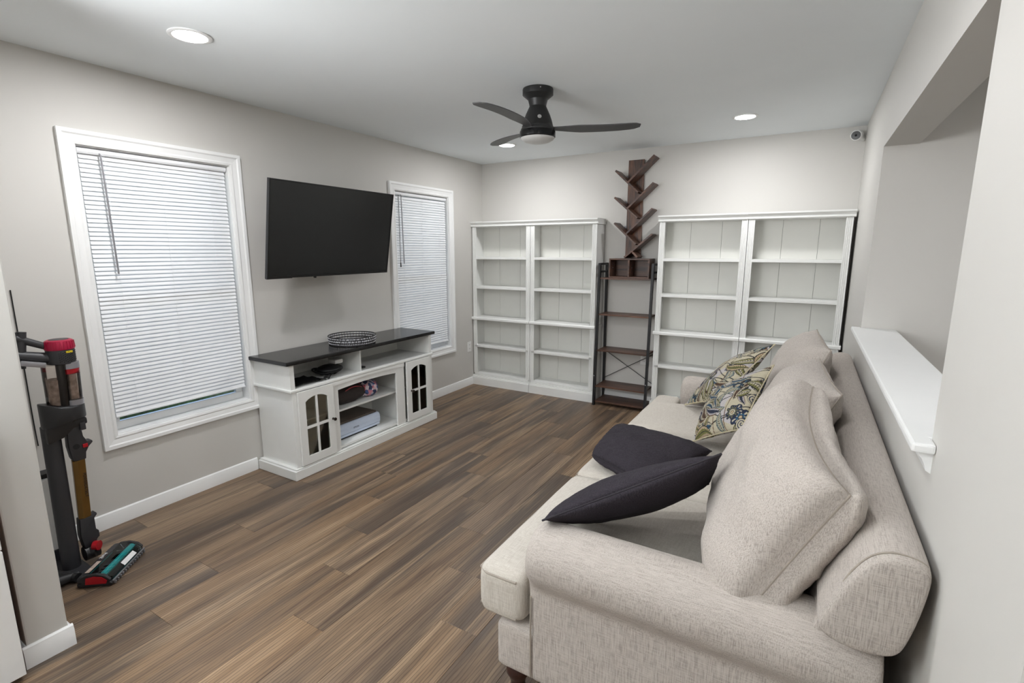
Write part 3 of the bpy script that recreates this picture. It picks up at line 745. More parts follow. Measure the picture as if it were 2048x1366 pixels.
# ------------------------------------------------------------------ bookcases
def bookcase(x0, label, lo, ro):
    w = .732; F = 4.62; B = L - .014
    th = Thing('bookcase', label, 'bookcase', (x0 + w / 2, 4.72, 0), group='white five-shelf bookcases on the back wall')
    i0, i1 = x0 + lo, x0 + w - ro     # body sides, set in from the crown at the free ends
    X = lambda u: x0 + u
    bm = nb(); box(bm, i0, i0 + .014, F + .012, B, .0, 1.757); th.part('side_panel', bm, cw_)
    bm = nb(); box(bm, i1 - .014, i1, F + .012, B, .0, 1.757); th.part('side_panel', bm, cw_)
    # back boards with open joints between them
    js = [i0 + .0142, X(.245), X(.507), i1 - .0142]
    for a_, b_ in zip(js, js[1:]):
        bm = nb(); box(bm, a_ + .0008, b_ - .0008, B - .010, B - .004, .125, 1.757); th.part('back_board', bm, M['backing'], bevel=.0012, seg=1)
    bm = nb(); box(bm, i0 + .014, i1 - .014, B - .0038, B, .06, 1.757); th.part('backing_sheet', bm, M['backing_shade'])
    for z0, z1, dep in ((1.412, 1.437, .004), (1.092, 1.117, .004), (.434, .459, .0), (.112, .132, .0)):
        bm = nb(); box(bm, i0 + .0145, i1 - .0145, F + dep, B - .0105, z0, z1); th.part('shelf', bm, cw_, bevel=.003)
    # fluted pilasters above and below the ledge
    for (z0, z1) in ((.132, .744), (.777, 1.754)):
        for xs in (i0, i1 - .047):
            bm = nb(); n = 4; wv = .047; pts = [(0, .0115)]
            pts += [(0, 0)]
            for k in range(n - 1):
                c = wv * (k + 1) / n
                pts += [(c - .0035, 0), (c - .0015, .0032), (c + .0015, .0032), (c + .0035, 0)]
            pts += [(wv, 0), (wv, .0115)]
            prism(bm, pts, lambda u, v, w_: (xs + u, F + v, w_), z0, z1); th.part('pilaster', bm, cw_)
    bm = nb(); prism(bm, [(.0, .7445), (-.014, .7445), (-.022, .751), (-.022, .768), (-.014, .7765), (.0, .7765), (.19, .7765), (.19, .752), (0, .752)], lambda u, v, w_: (w_, F + u, v), x0 + .002, x0 + w - .002)
    th.part('middle_ledge', bm, cw_)
    bm = nb(); prism(bm, [(B - F, 1.757), (-.004, 1.757), (-.010, 1.762), (-.010, 1.770), (-.006, 1.774), (-.013, 1.789), (-.020, 1.794), (-.024, 1.800), (-.024, 1.811), (B - F, 1.811)], lambda u, v, w_: (w_, F + u, v), x0 + .0006, x0 + w - .0006)
    th.part('crown', bm, cw_)
    bm = nb(); prism(bm, [(.0115, 0.0), (-.020, 0.0), (-.020, .086), (-.014, .089), (-.014, .097), (-.008, .101), (-.008, .111), (-.004, .1115), (.0115, .1115)], lambda u, v, w_: (w_, F + u, v), x0 + .002, x0 + w - .002)
    th.part('plinth', bm, cw_)
    return th
bookcase(.0, 'white bookcase in the left corner next to the window', .012, .0022)
bookcase(.732, 'white bookcase immediately left of the dark ladder shelf', .0022, .012)
bookcase(2.027, 'white bookcase immediately right of the dark ladder shelf', .012, .0022)
bookcase(2.759, 'white bookcase in the right corner under the security camera', .0022, .014)

# ------------------------------------------------------------------ ladder shelf
ls = Thing('ladder_shelf', 'narrow ladder shelf with black metal legs and brown boards between the bookcases', 'shelf', (1.74, 4.68, 0))
LX0, LX1 = 1.484, 2.012
for X in (LX0, LX1 - .02):
    bm = nb(); beam(bm, (X + .01, 4.552, .001), (X + .01, 4.612, 1.37), .020, .035, (0, 1, 0)); ls.part('leg', bm, M['black_metal'])
    bm = nb(); beam(bm, (X + .01, 4.822, .001), (X + .01, 4.806, 1.37), .020, .028, (0, 1, 0)); ls.part('leg', bm, M['black_metal'])
    bm = nb(); box(bm, X, X + .02, 4.595, 4.822, 1.3705, 1.39); box(bm, X, X + .02, 4.60, 4.815, 1.30, 1.315); ls.part('top_rail', bm, M['black_metal'])
for z, f in ((1.252, .608), (.905, .592), (.553, .577), (.197, .561), (.045, .558)):
    bm = nb(); box(bm, LX0 + .0205, LX1 - .0205, 4.0 + f, 4.805, z - .014, z); box(bm, LX0 + .004, LX0 + .0206, 4.0 + f - .012, 4.0 + f + .0, z - .0139, z - .0001) if z > .1 else None
    ls.part('shelf', bm, M['walnut'])
for (za, zb) in ((.515, .225), (.225, .515)):
    bm = nb(); cyl(bm, (LX0 + .02, 4.80, za), (LX1 - .02, 4.80, zb), .0032, seg=8); ls.part('cross_brace', bm, M['black_metal'])
for x, z in ((LX0 + .010, .30), (LX1 - .01, .27)):
    bm = nb(); bmesh.ops.create_uvsphere(bm, u_segments=10, v_segments=6, radius=.006, matrix=Matrix.Translation((x, 4.54, z))); ls.part('bolt', bm, M['silver'])

# two-hole cube box on the ladder shelf
Zc = 1.2525
cu_ = Thing('cubby_box', 'small dark brown two-compartment box on the top board of the ladder shelf', 'storage box', (1.765, 4.73, Zc))
bm = nb(); x0, x1, y0, y1, z0, z1 = 1.572, 1.957, 4.645, 4.825, Zc, 1.433; t_ = .012
box(bm, x0, x1, y0, y1, z0, z0 + t_); box(bm, x0, x1, y0, y1, z1 - t_, z1); box(bm, x0, x0 + t_, y0, y1, z0 + t_, z1 - t_); box(bm, x1 - t_, x1, y0, y1, z0 + t_, z1 - t_); cu_.part('case', bm, M['walnut'])
bm = nb(); box(bm, 1.757, 1.769, y0 + .001, y1 - .006, z0 + t_ + .0003, z1 - t_ - .0003); cu_.part('divider', bm, M['walnut'])
bm = nb(); box(bm, x0 + t_, x1 - t_, y1 - .0055, y1 - .001, z0 + t_, z1 - t_); cu_.part('back_panel', bm, M['walnut'])
for x in (1.585, 1.771):
    bm = nb(); bmesh.ops.create_uvsphere(bm, u_segments=8, v_segments=6, radius=.004, matrix=Matrix.Translation((x, 4.72, 1.345))); cu_.part('peg', bm, M['silver'])

# tree shaped shelf above it
Zt = 1.4335
tr = Thing('tree_shelf', 'tall dark brown tree-shaped book rack with slanted branches above the ladder shelf', 'book rack', (1.75, 4.76, Zt))
bm = nb(); box(bm, 1.675, 1.823, 4.806, 4.822, Zt, 2.336); tr.part('trunk_board', bm, M['walnut_v'])
def branch(a_, b_, yf=4.645):
    bm = nb(); a_ = Vector(a_); b_ = Vector(b_); d = (b_ - a_).normalized(); n_ = Vector((-d.y, d.x)) * .0085
    pts = [a_ + n_, a_ - n_, b_ - n_, b_ + n_]
    prism(bm, [(p.x, p.y) for p in pts], lambda u, v, w: (u, w, v), yf, 4.8055); tr.part('branch', bm, M['walnut'], bevel=.0012, seg=1)
k_ = -.004
for (a_, b_) in (((1.716, 2.112), (1.955, 2.336)), ((1.722, 1.884), (1.958, 2.102)), ((1.722, 1.657), (1.958, 1.878)), ((1.716, 1.443), (1.965, 1.653))):
    branch(a_, b_)
for (a_, b_) in (((1.822, 2.024), (1.603, 2.230)), ((1.824, 1.799), (1.602, 1.992)), ((1.820, 1.562), (1.608, 1.760)), ((1.840, 1.446), (1.792, 1.492))):
    branch(a_, b_, 4.6455)
for z in (2.19, 1.955, 1.73):
    bm = nb(); cyl(bm, (1.672, 4.8225, z), (1.672, L - .0005, z), .006, seg=10); box(bm, 1.652, 1.674, 4.824, 4.836, z - .012, z + .012); tr.part('wall_bracket', bm, M['silver'])
for z in (2.155, 1.93, 1.69):
    bm = nb(); bmesh.ops.create_uvsphere(bm, u_segments=8, v_segments=6, radius=.004, matrix=Matrix.Translation((1.77, 4.68, z))); tr.part('bolt', bm, M['silver'])

# ------------------------------------------------------------------ small wall items
def outlet(c, axis, label):
    th = Thing('wall_outlet', label, 'outlet', c)
    c = Vector(c)
    def bx(bm, a0, a1, d0, d1, z0, z1):
        if axis == 'y': box(bm, c.x + a0, c.x + a1, c.y - d1, c.y - d0, c.z + z0, c.z + z1)
        else: box(bm, c.x + d0, c.x + d1, c.y + a0, c.y + a1, c.z + z0, c.z + z1)
    bm = nb(); bx(bm, -.035, .035, .0005, .005, -.057, .057); th.part('cover_plate', bm, M['white_plastic'], bevel=.002)
    for z in (-.022, .022):
        bm = nb(); bx(bm, -.017, .017, .0052, .0075, z - .014, z + .014); s = th.part('socket', bm, M['white_plastic'], bevel=.002)
        bm = nb(); bx(bm, -.008, -.005, .0076, .0080, z - .004, z + .006); bx(bm, .005, .008, .0076, .0080, z - .004, z + .006); th.part('slot', bm, M['rubber'], parent=s)
outlet((1.897, L, .454), 'y', 'white wall outlet on the back wall behind the ladder shelf')
outlet((0, 4.545, .442), 'x', 'white wall outlet on the left wall beside the corner bookcase')
sc_ = Thing('security_camera', 'small white round security camera with a black face in the far right ceiling corner', 'security camera', (3.455, 4.79, 2.352))
ax = Vector((-.25, -.94, -.2)).normalized(); c = Vector((3.44, 4.735, 2.358))
mt = Matrix.Translation(c) @ ax.to_track_quat('Z', 'Y').to_matrix().to_4x4()
bm = nb(); lathe(bm, [(0, -.045), (.025, -.044), (.034, -.036), (.0375, -.02), (.0375, .022), (.034, .03), (.031, .0305)], 32, mt=mt); sc_.part('camera_body', bm, M['white_plastic'], smooth=.6)
bm = nb(); lathe(bm, [(0, .0262), (.031, .0300), (.0305, .0325), (.0, .0315)], 32, mt=mt); f_ = sc_.part('camera_face', bm, M['tv_body'], smooth=.6, label='glossy black round face')
bm = nb(); lathe(bm, [(0, .0316), (.008, .0322), (.006, .0345), (0, .035)], 16, mt=mt); sc_.part('lens', bm, M['rubber'], smooth=True, parent=f_)
bm = nb(); cyl(bm, c - ax * .04, (3.49, L - .001, 2.345), .010, .018); sc_.part('mount', bm, M['white_plastic'], smooth=.6)

# ------------------------------------------------------------------ sofa
LN = M['linen']
sofa = Thing('sofa', 'long beige linen rolled-arm sofa against the right wall under the pass-through', 'sofa', (2.95, 2.42, 0))
SYN, SYF = 1.25, 3.60
def rbox(bm, x0, x1, y0, y1, z0, z1, r, n=6, crown=0, seed=0, wr=0):
    """rounded box with optional crowned top"""
    vs = bmesh.ops.create_cube(bm, size=2)['verts']
    fs_ = set(f for v in vs for f in v.link_faces); es = list(set(e for f in fs_ for e in f.edges))
    bmesh.ops.subdivide_edges(bm, edges=es, cuts=n * 2, use_grid_fill=True)
    vv = [v for v in bm.verts if not v.tag]
    c = Vector(((x0 + x1) / 2, (y0 + y1) / 2, (z0 + z1) / 2)); hd = Vector(((x1 - x0) / 2, (y1 - y0) / 2, (z1 - z0) / 2))
    for v in vv:
        q = v.co.copy()
        # concentrate samples near the edges
        p = Vector([math.copysign(1 - (1 - abs(q[i])) ** 1.6, q[i]) * hd[i] for i in range(3)])
        inner = Vector([max(-hd[i] + r, min(hd[i] - r, p[i])) for i in range(3)])
        d = p - inner
        if d.length > 1e-9: p = inner + d.normalized() * min(r, max(d.length, r if max(abs(q.x), abs(q.y), abs(q.z)) > .9999 else 0))
        if crown and p.z > 0: p.z += crown * (1 - (p.x / hd.x) ** 2) * (1 - (p.y / hd.y) ** 4)
        if wr: p += Vector((0, 0, wr * noise.noise(Vector((p.x * 5, p.y * 5, seed)))))
        v.co = c + p; v.tag = True
# base rail
bm = nb(); rbox(bm, 2.422, 3.42, SYN + .006, SYF - .006, .125, .301, .02)
base = sofa.part('base', bm, LN, smooth=2.0)
def seam(pts, r=.0035, parent=None, mat=None, closed=False, name='piping'):
    b = nb(); tube(b, pts, r, 8, closed); return sofa.part(name, b, mat or M['piping'], smooth=True, parent=parent)
# arms
def arm(near):
    s = 1 if near else -1; y0 = SYN if near else SYF
    f = lambda x, d, z: (x, y0 + s * d, z)         # d measured inward from the outer face
    bm = nb(); N = 40
    # section (d,z): upright panel with a rolled top that overhangs outward
    sec = [(.002, .13), (.002, .30), (.004, .46)]
    cx_, cz_, r_ = .075, .553, .107
    for k in range(23):
        a_ = math.radians(222 - k * (222 + 38) / 22)
        sec.append((cx_ + r_ * math.cos(a_), cz_ + r_ * math.sin(a_) * .98))
    sec += [(.155, .45), (.155, .30), (.155, .13)]
    m_ = len(sec); rings = []
    cen = (.078, .50)
    xs = [(2.545, .0), (2.535, .30), (2.533, .55), (2.537, .74), (2.546, .88), (2.562, .965), (2.585, 1.0), (2.80, 1.0), (3.10, 1.0), (3.445, 1.0)]
    for (x, q) in xs:
        ring = []
        for (d_, z_) in sec:
            zz = z_; dd = d_
            if z_ > .40:
                dd = cx_ + (d_ - cx_) * q; zz = cz_ + (z_ - cz_) * q; xx = x
            else:
                dd = cen[0] + (d_ - cen[0]) * max(q, .0 if q == 0 else .93 + .07 * q); xx = x if q == 0 else 2.568 + (x - 2.568) * (1 if x > 2.6 else .3)
            ring.append(bm.verts.new(f(xx, dd, zz)))
        rings.append(ring)
    for A, B in zip(rings[1:], rings[2:]):
        for k in range(m_ - 1): bm.faces.new((A[k], A[k + 1], B[k + 1], B[k]))
    bm.verts.ensure_lookup_table()
    bmesh.ops.delete(bm, geom=rings[0], context='VERTS')
    bm.faces.new(rings[1]); bm.faces.new(rings[-1][::-1])
    for A, B in zip(rings[1:], rings[2:]): bm.faces.new((A[-1], A[0], B[0], B[-1]))
    o = sofa.part('arm', bm, LN, smooth=2.0)
    remesh(o, .009, 6, .5)
    seam([f(2.556, .001, z) for z in (.145, .25, .35, .44)], .003, o)
    return o
arm(True); arm(False)
# back: slanted cushion-like roll running the full length over the arms
bm = nb()
prof = [(3.305, .690), (3.311, .72), (3.334, .78), (3.362, .842), (3.388, .884), (3.422, .902), (3.462, .900), (3.489, .888), (3.493, .862), (3.482, .775), (3.466, .70), (3.452, .668), (3.40, .655), (3.325, .664)]
ysl = [(1.186, .90), (1.194, .965), (1.213, 1.0)] + [(1.213 + (3.605 - 1.213) * i / 24, 1.0) for i in range(1, 25)] + [(3.625, .965), (3.633, .90)]
cxp, czp = 3.40, .77
rings = [[bm.verts.new((cxp + (x - cxp) * q, y, czp + (z - czp) * q)) for x, z in prof] for y, q in ysl]
for A, B in zip(rings, rings[1:]):
    for k in range(len(prof)): bm.faces.new((A[k], A[(k + 1) % len(prof)], B[(k + 1) % len(prof)], B[k]))
bm.faces.new(rings[0][::-1]); bm.faces.new(rings[-1])
backo = sofa.part('backrest', bm, LN, smooth=1.5)
sbs = backo.modifiers.new('sub', 'SUBSURF'); sbs.levels = 1; sbs.render_levels = 2
bm = nb(); prism(bm, [(3.22, .30), (3.315, .68), (3.44, .68), (3.42, .30)], lambda u, v, w: (u, w, v), 1.26, 3.59); sofa.part('back_frame', bm, LN, bevel=.01)
bm = nb(); box(bm, 3.40, 3.425, 1.26, 3.59, .13, .66); sofa.part('back_panel', bm, LN, bevel=.006)
ep = [(3.347, .806), (3.363, .844), (3.389, .882), (3.422, .9005), (3.461, .8985), (3.483, .888)]
def catmull(P, k=8):
    P = [Vector(p) for p in P]; out = []
    for i in range(len(P) - 1):
        a0 = P[max(i - 1, 0)]; a1 = P[i]; a2 = P[i + 1]; a3 = P[min(i + 2, len(P) - 1)]
        for j in range(k):
            t_ = j / k; out.append(.5 * ((2 * a1) + (-a0 + a2) * t_ + (2 * a0 - 5 * a1 + 4 * a2 - a3) * t_ * t_ + (-a0 + 3 * a1 - 3 * a2 + a3) * t_ ** 3))
    out.append(P[-1]); return out
seam(catmull([(x, 1.2115, z - .002) for x, z in ep]), .0022, backo)

# seat cushions (two T-shaped ends and a square middle)
def seat_cushion(y0, y1, end=None, seed=0):
    bm = nb()
    z0, z1 = .303, .486
    if end == 'near':
        rbox(bm, 2.347, 3.2, y0 + .17, y1, z0, z1, .04, crown=.03, seed=seed, wr=.004)
        b2_ = nb(); rbox(b2_, 2.347, 2.528, y0 - .012, y0 + .40, z0 + .001, z1, .04)
    elif end == 'far':
        rbox(bm, 2.347, 3.2, y0, y1 - .17, z0, z1, .04, crown=.03, seed=seed, wr=.004)
        b2_ = nb(); rbox(b2_, 2.347, 2.528, y1 - .40, y1 + .012, z0 + .001, z1, .04)
    else:
        rbox(bm, 2.347, 3.2, y0, y1, z0, z1, .04, crown=.03, seed=seed, wr=.004); b2_ = None
    if b2_ is not None:
        tmp = bpy.data.meshes.new('t'); b2_.to_mesh(tmp); b2_.free(); bm.from_mesh(tmp); bpy.data.meshes.remove(tmp)
    o = sofa.part('seat_cushion', bm, M['linen_seat'], smooth=2.0)
    remesh(o, .010, 8, .5)
    ya_ = y0 - .012 if end == 'near' else y0; yb_ = y1 + .012 if end == 'far' else y1
    for z, off in ((z1 - .026, .004), (z0 + .024, .004)):
        xb1 = 2.50 if end == 'near' else 3.0; xb2 = 2.50 if end == 'far' else 3.0; r_ = .046; X0 = 2.3525; A0 = ya_ + .005; B0 = yb_ - .005
        P = [(xb1, A0, z)] + [(X0 + r_ - r_ * math.sin(k * PI / 12), A0 + r_ - r_ * math.cos(k * PI / 12), z) for k in range(7)]
        P += [(X0 - .002, (ya_ + yb_) / 2, z)] + [(X0 + r_ - r_ * math.cos(k * PI / 12), B0 - r_ + r_ * math.sin(k * PI / 12), z) for k in range(7)] + [(xb2, B0, z)]
        seam(catmull(P, 4), .0042, o)
    return o
seat_cushion(1.262, 2.068, 'near', 1); seat_cushion(2.074, 2.806, None, 5); seat_cushion(2.812, 3.588, 'far', 9)

# turned legs
for (x, y) in ((2.475, 1.315), (2.475, 3.535), (3.35, 1.315), (3.35, 3.535)):
    bm = nb(); lathe(bm, [(0, .1295), (.042, .1295), (.044, .118), (.034, .108), (.040, .096), (.041, .080), (.030, .060), (.024, .035), (.027, .024), (.029, .012), (.022, .0006), (0, .0006)], 24, (x, y, 0))
    sofa.part('leg', bm, M['leg_wood'], smooth=.9)

# generic pillow given by its four seam corners
def pillow(th, name, c00, c10, c11, c01, tf, tb, mat, pipe=None, n=44, p=3.2, ex=.55, pinch=.05, puff=.02, wr=.006, seed=0, paint=None, flat=None, sag=0, sub=False, pr_=.0035, topmid=(0, 0, 0)):
    c00, c10, c11, c01 = map(Vector, (c00, c10, c11, c01))
    nrm = ((c10 - c00).cross(c01 - c00) + (c10 - c11).cross(c01 - c11) * -1).normalized()
    nrm = (c11 - c00).cross(c01 - c10).normalized()
    du = ((c10 - c00) + (c11 - c01)).normalized(); dv = ((c01 - c00) + (c11 - c10)).normalized()
    ctr = (c00 + c10 + c11 + c01) / 4; size = ((c11 - c00).length + (c01 - c10).length) / 2 * .7
    def seamp(u, v):
        # pull the middles of the edges inward, corners stay
        uu = u * (1 - pinch * (1 - v * v)); vv = v * (1 - pinch * (1 - u * u))
        s_, t_ = (uu + 1) / 2, (vv + 1) / 2
        return c00 * (1 - s_) * (1 - t_) + c10 * s_ * (1 - t_) + c11 * s_ * t_ + c01 * (1 - s_) * t_ + Vector(topmid) * (1 - v * v) * max(0, u) ** 2
    bm = nb(); G = {}
    def par(i): 
        q = 2 * i / n - 1; return math.copysign(1 - (1 - abs(q)) ** 1.45, q)
    for side, tt in ((0, tf), (1, -tb)):
        for i in range(n + 1):
            for j in range(n + 1):
                edge = i in (0, n) or j in (0, n)
                if side == 1 and edge: G[(1, i, j)] = G[(0, i, j)]; continue
                u, v = par(i), par(j)
                f_ = max(0, (1 - abs(u) ** p) * (1 - abs(v) ** p)) ** ex
                pt = seamp(u, v)
                out = 4 * f_ * (1 - f_) * puff
                pt = pt + du * (out * math.copysign(abs(u) ** 3, u)) + dv * (out * math.copysign(abs(v) ** 3, v))
                wn_ = wr * f_ * noise.noise(Vector((u * 2.3, v * 2.3, seed + side * 7))) + wr * .5 * math.sqrt(f_ * (1 - f_) * 4 + 1e-9) * noise.noise(Vector((u * 7, v * 7, seed + 3)))
                pt = pt + nrm * (tt * f_ + (wn_ if side == 0 else -wn_))
                if sag: pt.z -= sag * (1 - v * v) * (1 if v > 0 else 0)
                if flat is not None and pt.z < flat: pt.z = flat + (pt.z - flat) * .05
                G[(side, i, j)] = bm.verts.new(pt)
    for side in (0, 1):
        for i in range(n):
            for j in range(n):
                q = [G[(side, i, j)], G[(side, i + 1, j)], G[(side, i + 1, j + 1)], G[(side, i, j + 1)]]
                bm.faces.new(q if side == 0 else q[::-1])
    idx = {}
    bm.verts.index_update()
    if paint is not None:
        uv = {}
        for (side, i, j), vtx in G.items():
            if vtx.index not in uv: uv[vtx.index] = ((par(i) + 1) / 2 + side * 1.3, (par(j) + 1) / 2)
    me = bpy.data.meshes.new(name); bmesh.ops.recalc_face_normals(bm, faces=bm.faces[:])
    bmesh.ops.translate(bm, verts=bm.verts[:], vec=-th.org); bm.to_mesh(me); bm.free(); me.shade_smooth(); me.materials.append(mat)
    if paint is not None:
        ca = me.color_attributes.new('print', 'FLOAT_COLOR', 'POINT')
        P = np.array([uv[k] for k in range(len(me.vertices))]); ca.data.foreach_set('color', paint(P).astype(np.float32).ravel())
    o = bpy.data.objects.new(name, me); COL.objects.link(o); o.parent = th.o
    pts = []
    for k in range(60): pts.append(seamp(par(n * k / 60), -1))
    for k in range(60): pts.append(seamp(1, par(n * k / 60)))
    for k in range(60): pts.append(seamp(par(n - n * k / 60), 1))
    for k in range(60): pts.append(seamp(-1, par(n - n * k / 60)))
    if sag: pass
    if flat is not None: pts = [Vector((q.x, q.y, max(q.z, flat + .003))) for q in pts]
    b = nb(); tube(b, pts, pr_, 6, True); th.part('piping', b, pipe or M['piping'], smooth=True, parent=o)
    return o
# back cushions, from the near end
SEAT = .500
def bc(*c, **kw): return pillow(sofa, 'back_cushion', *c, kw.pop('tf', .17), kw.pop('tb', .12), LN, flat=SEAT - .012, **kw)
bc((3.152, 1.290, .578), (3.350, 1.325, .955), (3.272, 2.05, 1.03), (3.08, 2.05, .53), seed=2, puff=.035, ex=.5, wr=.016, pinch=.02, p=5.5, tf=.17, tb=.11, topmid=(-.035, 0, -.02))
bc((3.15, 2.08, .53), (3.365, 2.105, 1.0), (3.305, 2.78, 1.0), (3.12, 2.80, .53), seed=11, puff=.0, wr=.016, tf=.165, tb=.08, p=3.4, ex=.55, pinch=.05)
bc((3.15, 2.84, .53), (3.350, 2.86, 1.03), (3.294, 3.44, 1.05), (3.14, 3.45, .54), seed=23, puff=.0, wr=.016, tf=.165, tb=.08, p=3.4, ex=.55, pinch=.05)

# throw pillows
def throw(name, label, org, group=None): return Thing(name, label, 'pillow', org, group)
t1 = throw('throw_pillow', 'plump charcoal grey pillow lying flat on the middle seat cushion of the sofa', (2.57, 2.33, SEAT))
pillow(t1, 'pillow_body', (2.415, 2.13, .556), (2.72, 1.95, .560), (2.90, 2.42, .575), (2.38, 2.57, .560), .072, .07, M['charcoal'], M['charcoal_pipe'], seed=31, flat=SEAT + .001, puff=.02, pinch=.02, p=3.0, ex=.55, wr=.010)
t2 = throw('throw_pillow', 'charcoal grey pillow propped on edge across the near arm of the sofa', (2.75, 1.6, .52))
pillow(t2, 'pillow_body', (2.575, 1.29, .685), (3.040, 1.575, .900), (2.965, 1.91, .640), (2.49, 1.63, .530), .068, .072, M['charcoal'], M['charcoal_pipe'], seed=37, puff=.02, pinch=.03, wr=.006, p=2.4, ex=.7, flat=SEAT + .001)

# ---- the floral tapestry print, painted per vertex from shapes
def make_paint(seed):
    rs = np.random.RandomState(seed)
    cream = np.array([.50, .45, .33]); tan = np.array([.50, .38, .24]); navy = np.array([.012, .022, .06]); teal = np.array([.02, .09, .17])
    olive = np.array([.20, .19, .055]); sage = np.array([.27, .32, .27]); brown = np.array([.11, .05, .02]); ink = np.array([.012, .014, .016]); pale = np.array([.48, .45, .45])
    shapes = []
    for _ in range(84):
        shapes.append(('leaf', rs.rand() * 2.3, rs.rand(), rs.rand() * 2 * PI, .10 + rs.rand() * .12, .032 + rs.rand() * .035, rs.randint(0, 6)))
    for _ in range(20):
        shapes.append(('flower', rs.rand() * 2.3, rs.rand(), rs.rand() * 2 * PI, .07 + rs.rand() * .07, rs.randint(5, 9), rs.randint(0, 3)))
    for _ in range(9):
        shapes.append(('swirl', rs.rand() * 2.3, rs.rand(), rs.rand() * 2 * PI, .05 + rs.rand() * .05, 0, 0))
    rs.shuffle(shapes)
    shapes = [tuple(s) for s in shapes]
    def paint(P):
        x, y = P[:, 0].copy(), P[:, 1].copy()
        wx = x + .02 * np.sin(9 * y + 3 * x); wy = y + .02 * np.sin(11 * x)
        C = np.tile(cream, (len(P), 1)); C[np.sin(7 * wx + 4 * np.sin(5 * wy)) > .7] = pale
        # curling stems
        for k in range(7):
            ph = rs.rand() * 6; s = np.abs(wy - (.1 + .14 * k) - .07 * np.sin(6 * wx + ph)); C[s < .007] = ink
            s2 = np.abs(wx - (.15 + .3 * k) - .06 * np.sin(8 * wy + ph)); C[s2 < .006] = brown
        for s in shapes:
            kind, cx, cy, a_ = s[0], float(s[1]), float(s[2]), float(s[3]); dx, dy = wx - cx, wy - cy
            u = dx * math.cos(a_) + dy * math.sin(a_); v = -dx * math.sin(a_) + dy * math.cos(a_)
            if kind == 'leaf':
                Lf, wf, pal = float(s[4]), float(s[5]), int(s[6]); v2 = v - .35 * u * u / Lf
                ww = wf * np.clip(1 - (u / Lf) ** 2, 0, 1) ** .8 * (1 + .5 * u / Lf); e = np.abs(v2) / (ww + 1e-6); ins = (np.abs(u) < Lf)
                cols = [(ink, olive, cream), (ink, cream, teal), (navy, sage, cream), (ink, tan, olive), (ink, cream, brown), (brown, pale, navy)][pal]
                C[ins & (e < 1)] = cols[0]; C[ins & (e < .80)] = cols[1]; C[ins & (e < .42)] = cols[2]
                C[ins & (e < .75) & (np.sin(u * 260 + np.abs(v2) * 180) > .75)] = ink; C[ins & (np.abs(v2) < .0035)] = ink
            elif kind == 'flower':
                R, npet, pal = float(s[4]), int(s[5]), int(s[6]); r = np.hypot(dx, dy); th_ = np.arctan2(dy, dx) + a_
                pet = R * (.68 + .32 * np.abs(np.cos(npet * th_ / 2))); cols = [(navy, cream, teal), (ink, teal, cream), (navy, olive, cream)][pal]
                C[r < pet] = ink; C[r < pet * .93] = cols[0]; C[(r < pet * .8) & (np.cos(npet * th_ * 2) > .35)] = cols[1]; C[r < pet * .42] = cols[2]; C[r < pet * .25] = ink; C[r < pet * .17] = tan
            else:
                R = float(s[4]); r = np.hypot(dx, dy); th_ = np.arctan2(dy, dx) + a_; sp_ = (r / R * 2.2 - th_ / (2 * PI)) % 1
                C[(r < R)] = cream; C[(r < R) & (sp_ < .38)] = navy; C[(r < R * 1.08) & (r > R)] = ink
        return np.hstack([C, np.ones((len(P), 1))])
    return paint
f1 = throw('throw_pillow', 'floral tapestry pillow in cream, olive and navy farther along the sofa by the far arm', (2.85, 3.3, SEAT))
pillow(f1, 'pillow_body', (2.60, 3.30, .515), (2.84, 2.98, .66), (3.085, 3.36, .955), (2.87, 3.62, .80), .075, .06, M['floral'], M['floral_pipe'], n=190, seed=41, paint=make_paint(5), pinch=.07, puff=.01, p=2.4, ex=.65, flat=SEAT + .001, pr_=.004)
f2 = throw('throw_pillow', 'floral tapestry pillow with bold navy flowers in front of the middle back cushion', (2.9, 2.8, SEAT))
pillow(f2, 'pillow_body', (2.78, 2.62, .53), (3.02, 2.44, .70), (3.11, 2.86, .93), (2.80, 3.02, .70), .075, .06, M['floral'], M['floral_pipe'], n=190, seed=47, paint=make_paint(12), pinch=.06, puff=.01, p=2.4, ex=.65, flat=SEAT + .001, pr_=.004)

# ------------------------------------------------------------------ cordless vacuum on its stand
vx = .28
vc = Thing('stick_vacuum', 'cordless stick vacuum with a red cap, bronze tube and teal roller on a black stand', 'vacuum cleaner', (.3, .88, 0))
AX, AY = vx, .905
bm = nb(); cyl(bm, (.285, .815, .012), (.262, .828, .715), .036, .034, 28); vc.part('stand_pole', bm, M['grey_plastic'], smooth=.6)
bm = nb(); box(bm, .17, .40, .70, .865, .001, .014); vc.part('stand_foot', bm, M['grey_plastic'], bevel=.005)
bm = nb(); cyl(bm, (.40, .72, .03), (.40, .80, .022), .024, .018, 16); cyl(bm, (.30, .74, .022), (.43, .79, .022), .018, .02, 16); vc.part('stand_foot_arm', bm, M['black_plastic'], smooth=.6)
bm = nb()
pts = [(AX + .067 * math.cos(a_ * PI / 12), .878 + .083 * math.sin(a_ * PI / 12)) for a_ in range(24)]
prism(bm, pts, lambda u, v, w: (u, v, w + (.03 * max(0, (.88 - v) / .083) if w > .78 else -.02 * max(0, (.9 - v) / .083))), .735, .80)
vc.part('cradle', bm, M['black_plastic'], bevel=.006, smooth=.7)
bm = nb(); prism(bm, [(.80, .73), (.955, .73), (.955, .70), (.90, .69), (.86, .655), (.80, .64)], lambda u, v, w: (w, u, v), AX - .035, AX + .03); vc.part('cradle_bracket', bm, M['black_plastic'], bevel=.008, smooth=.7)
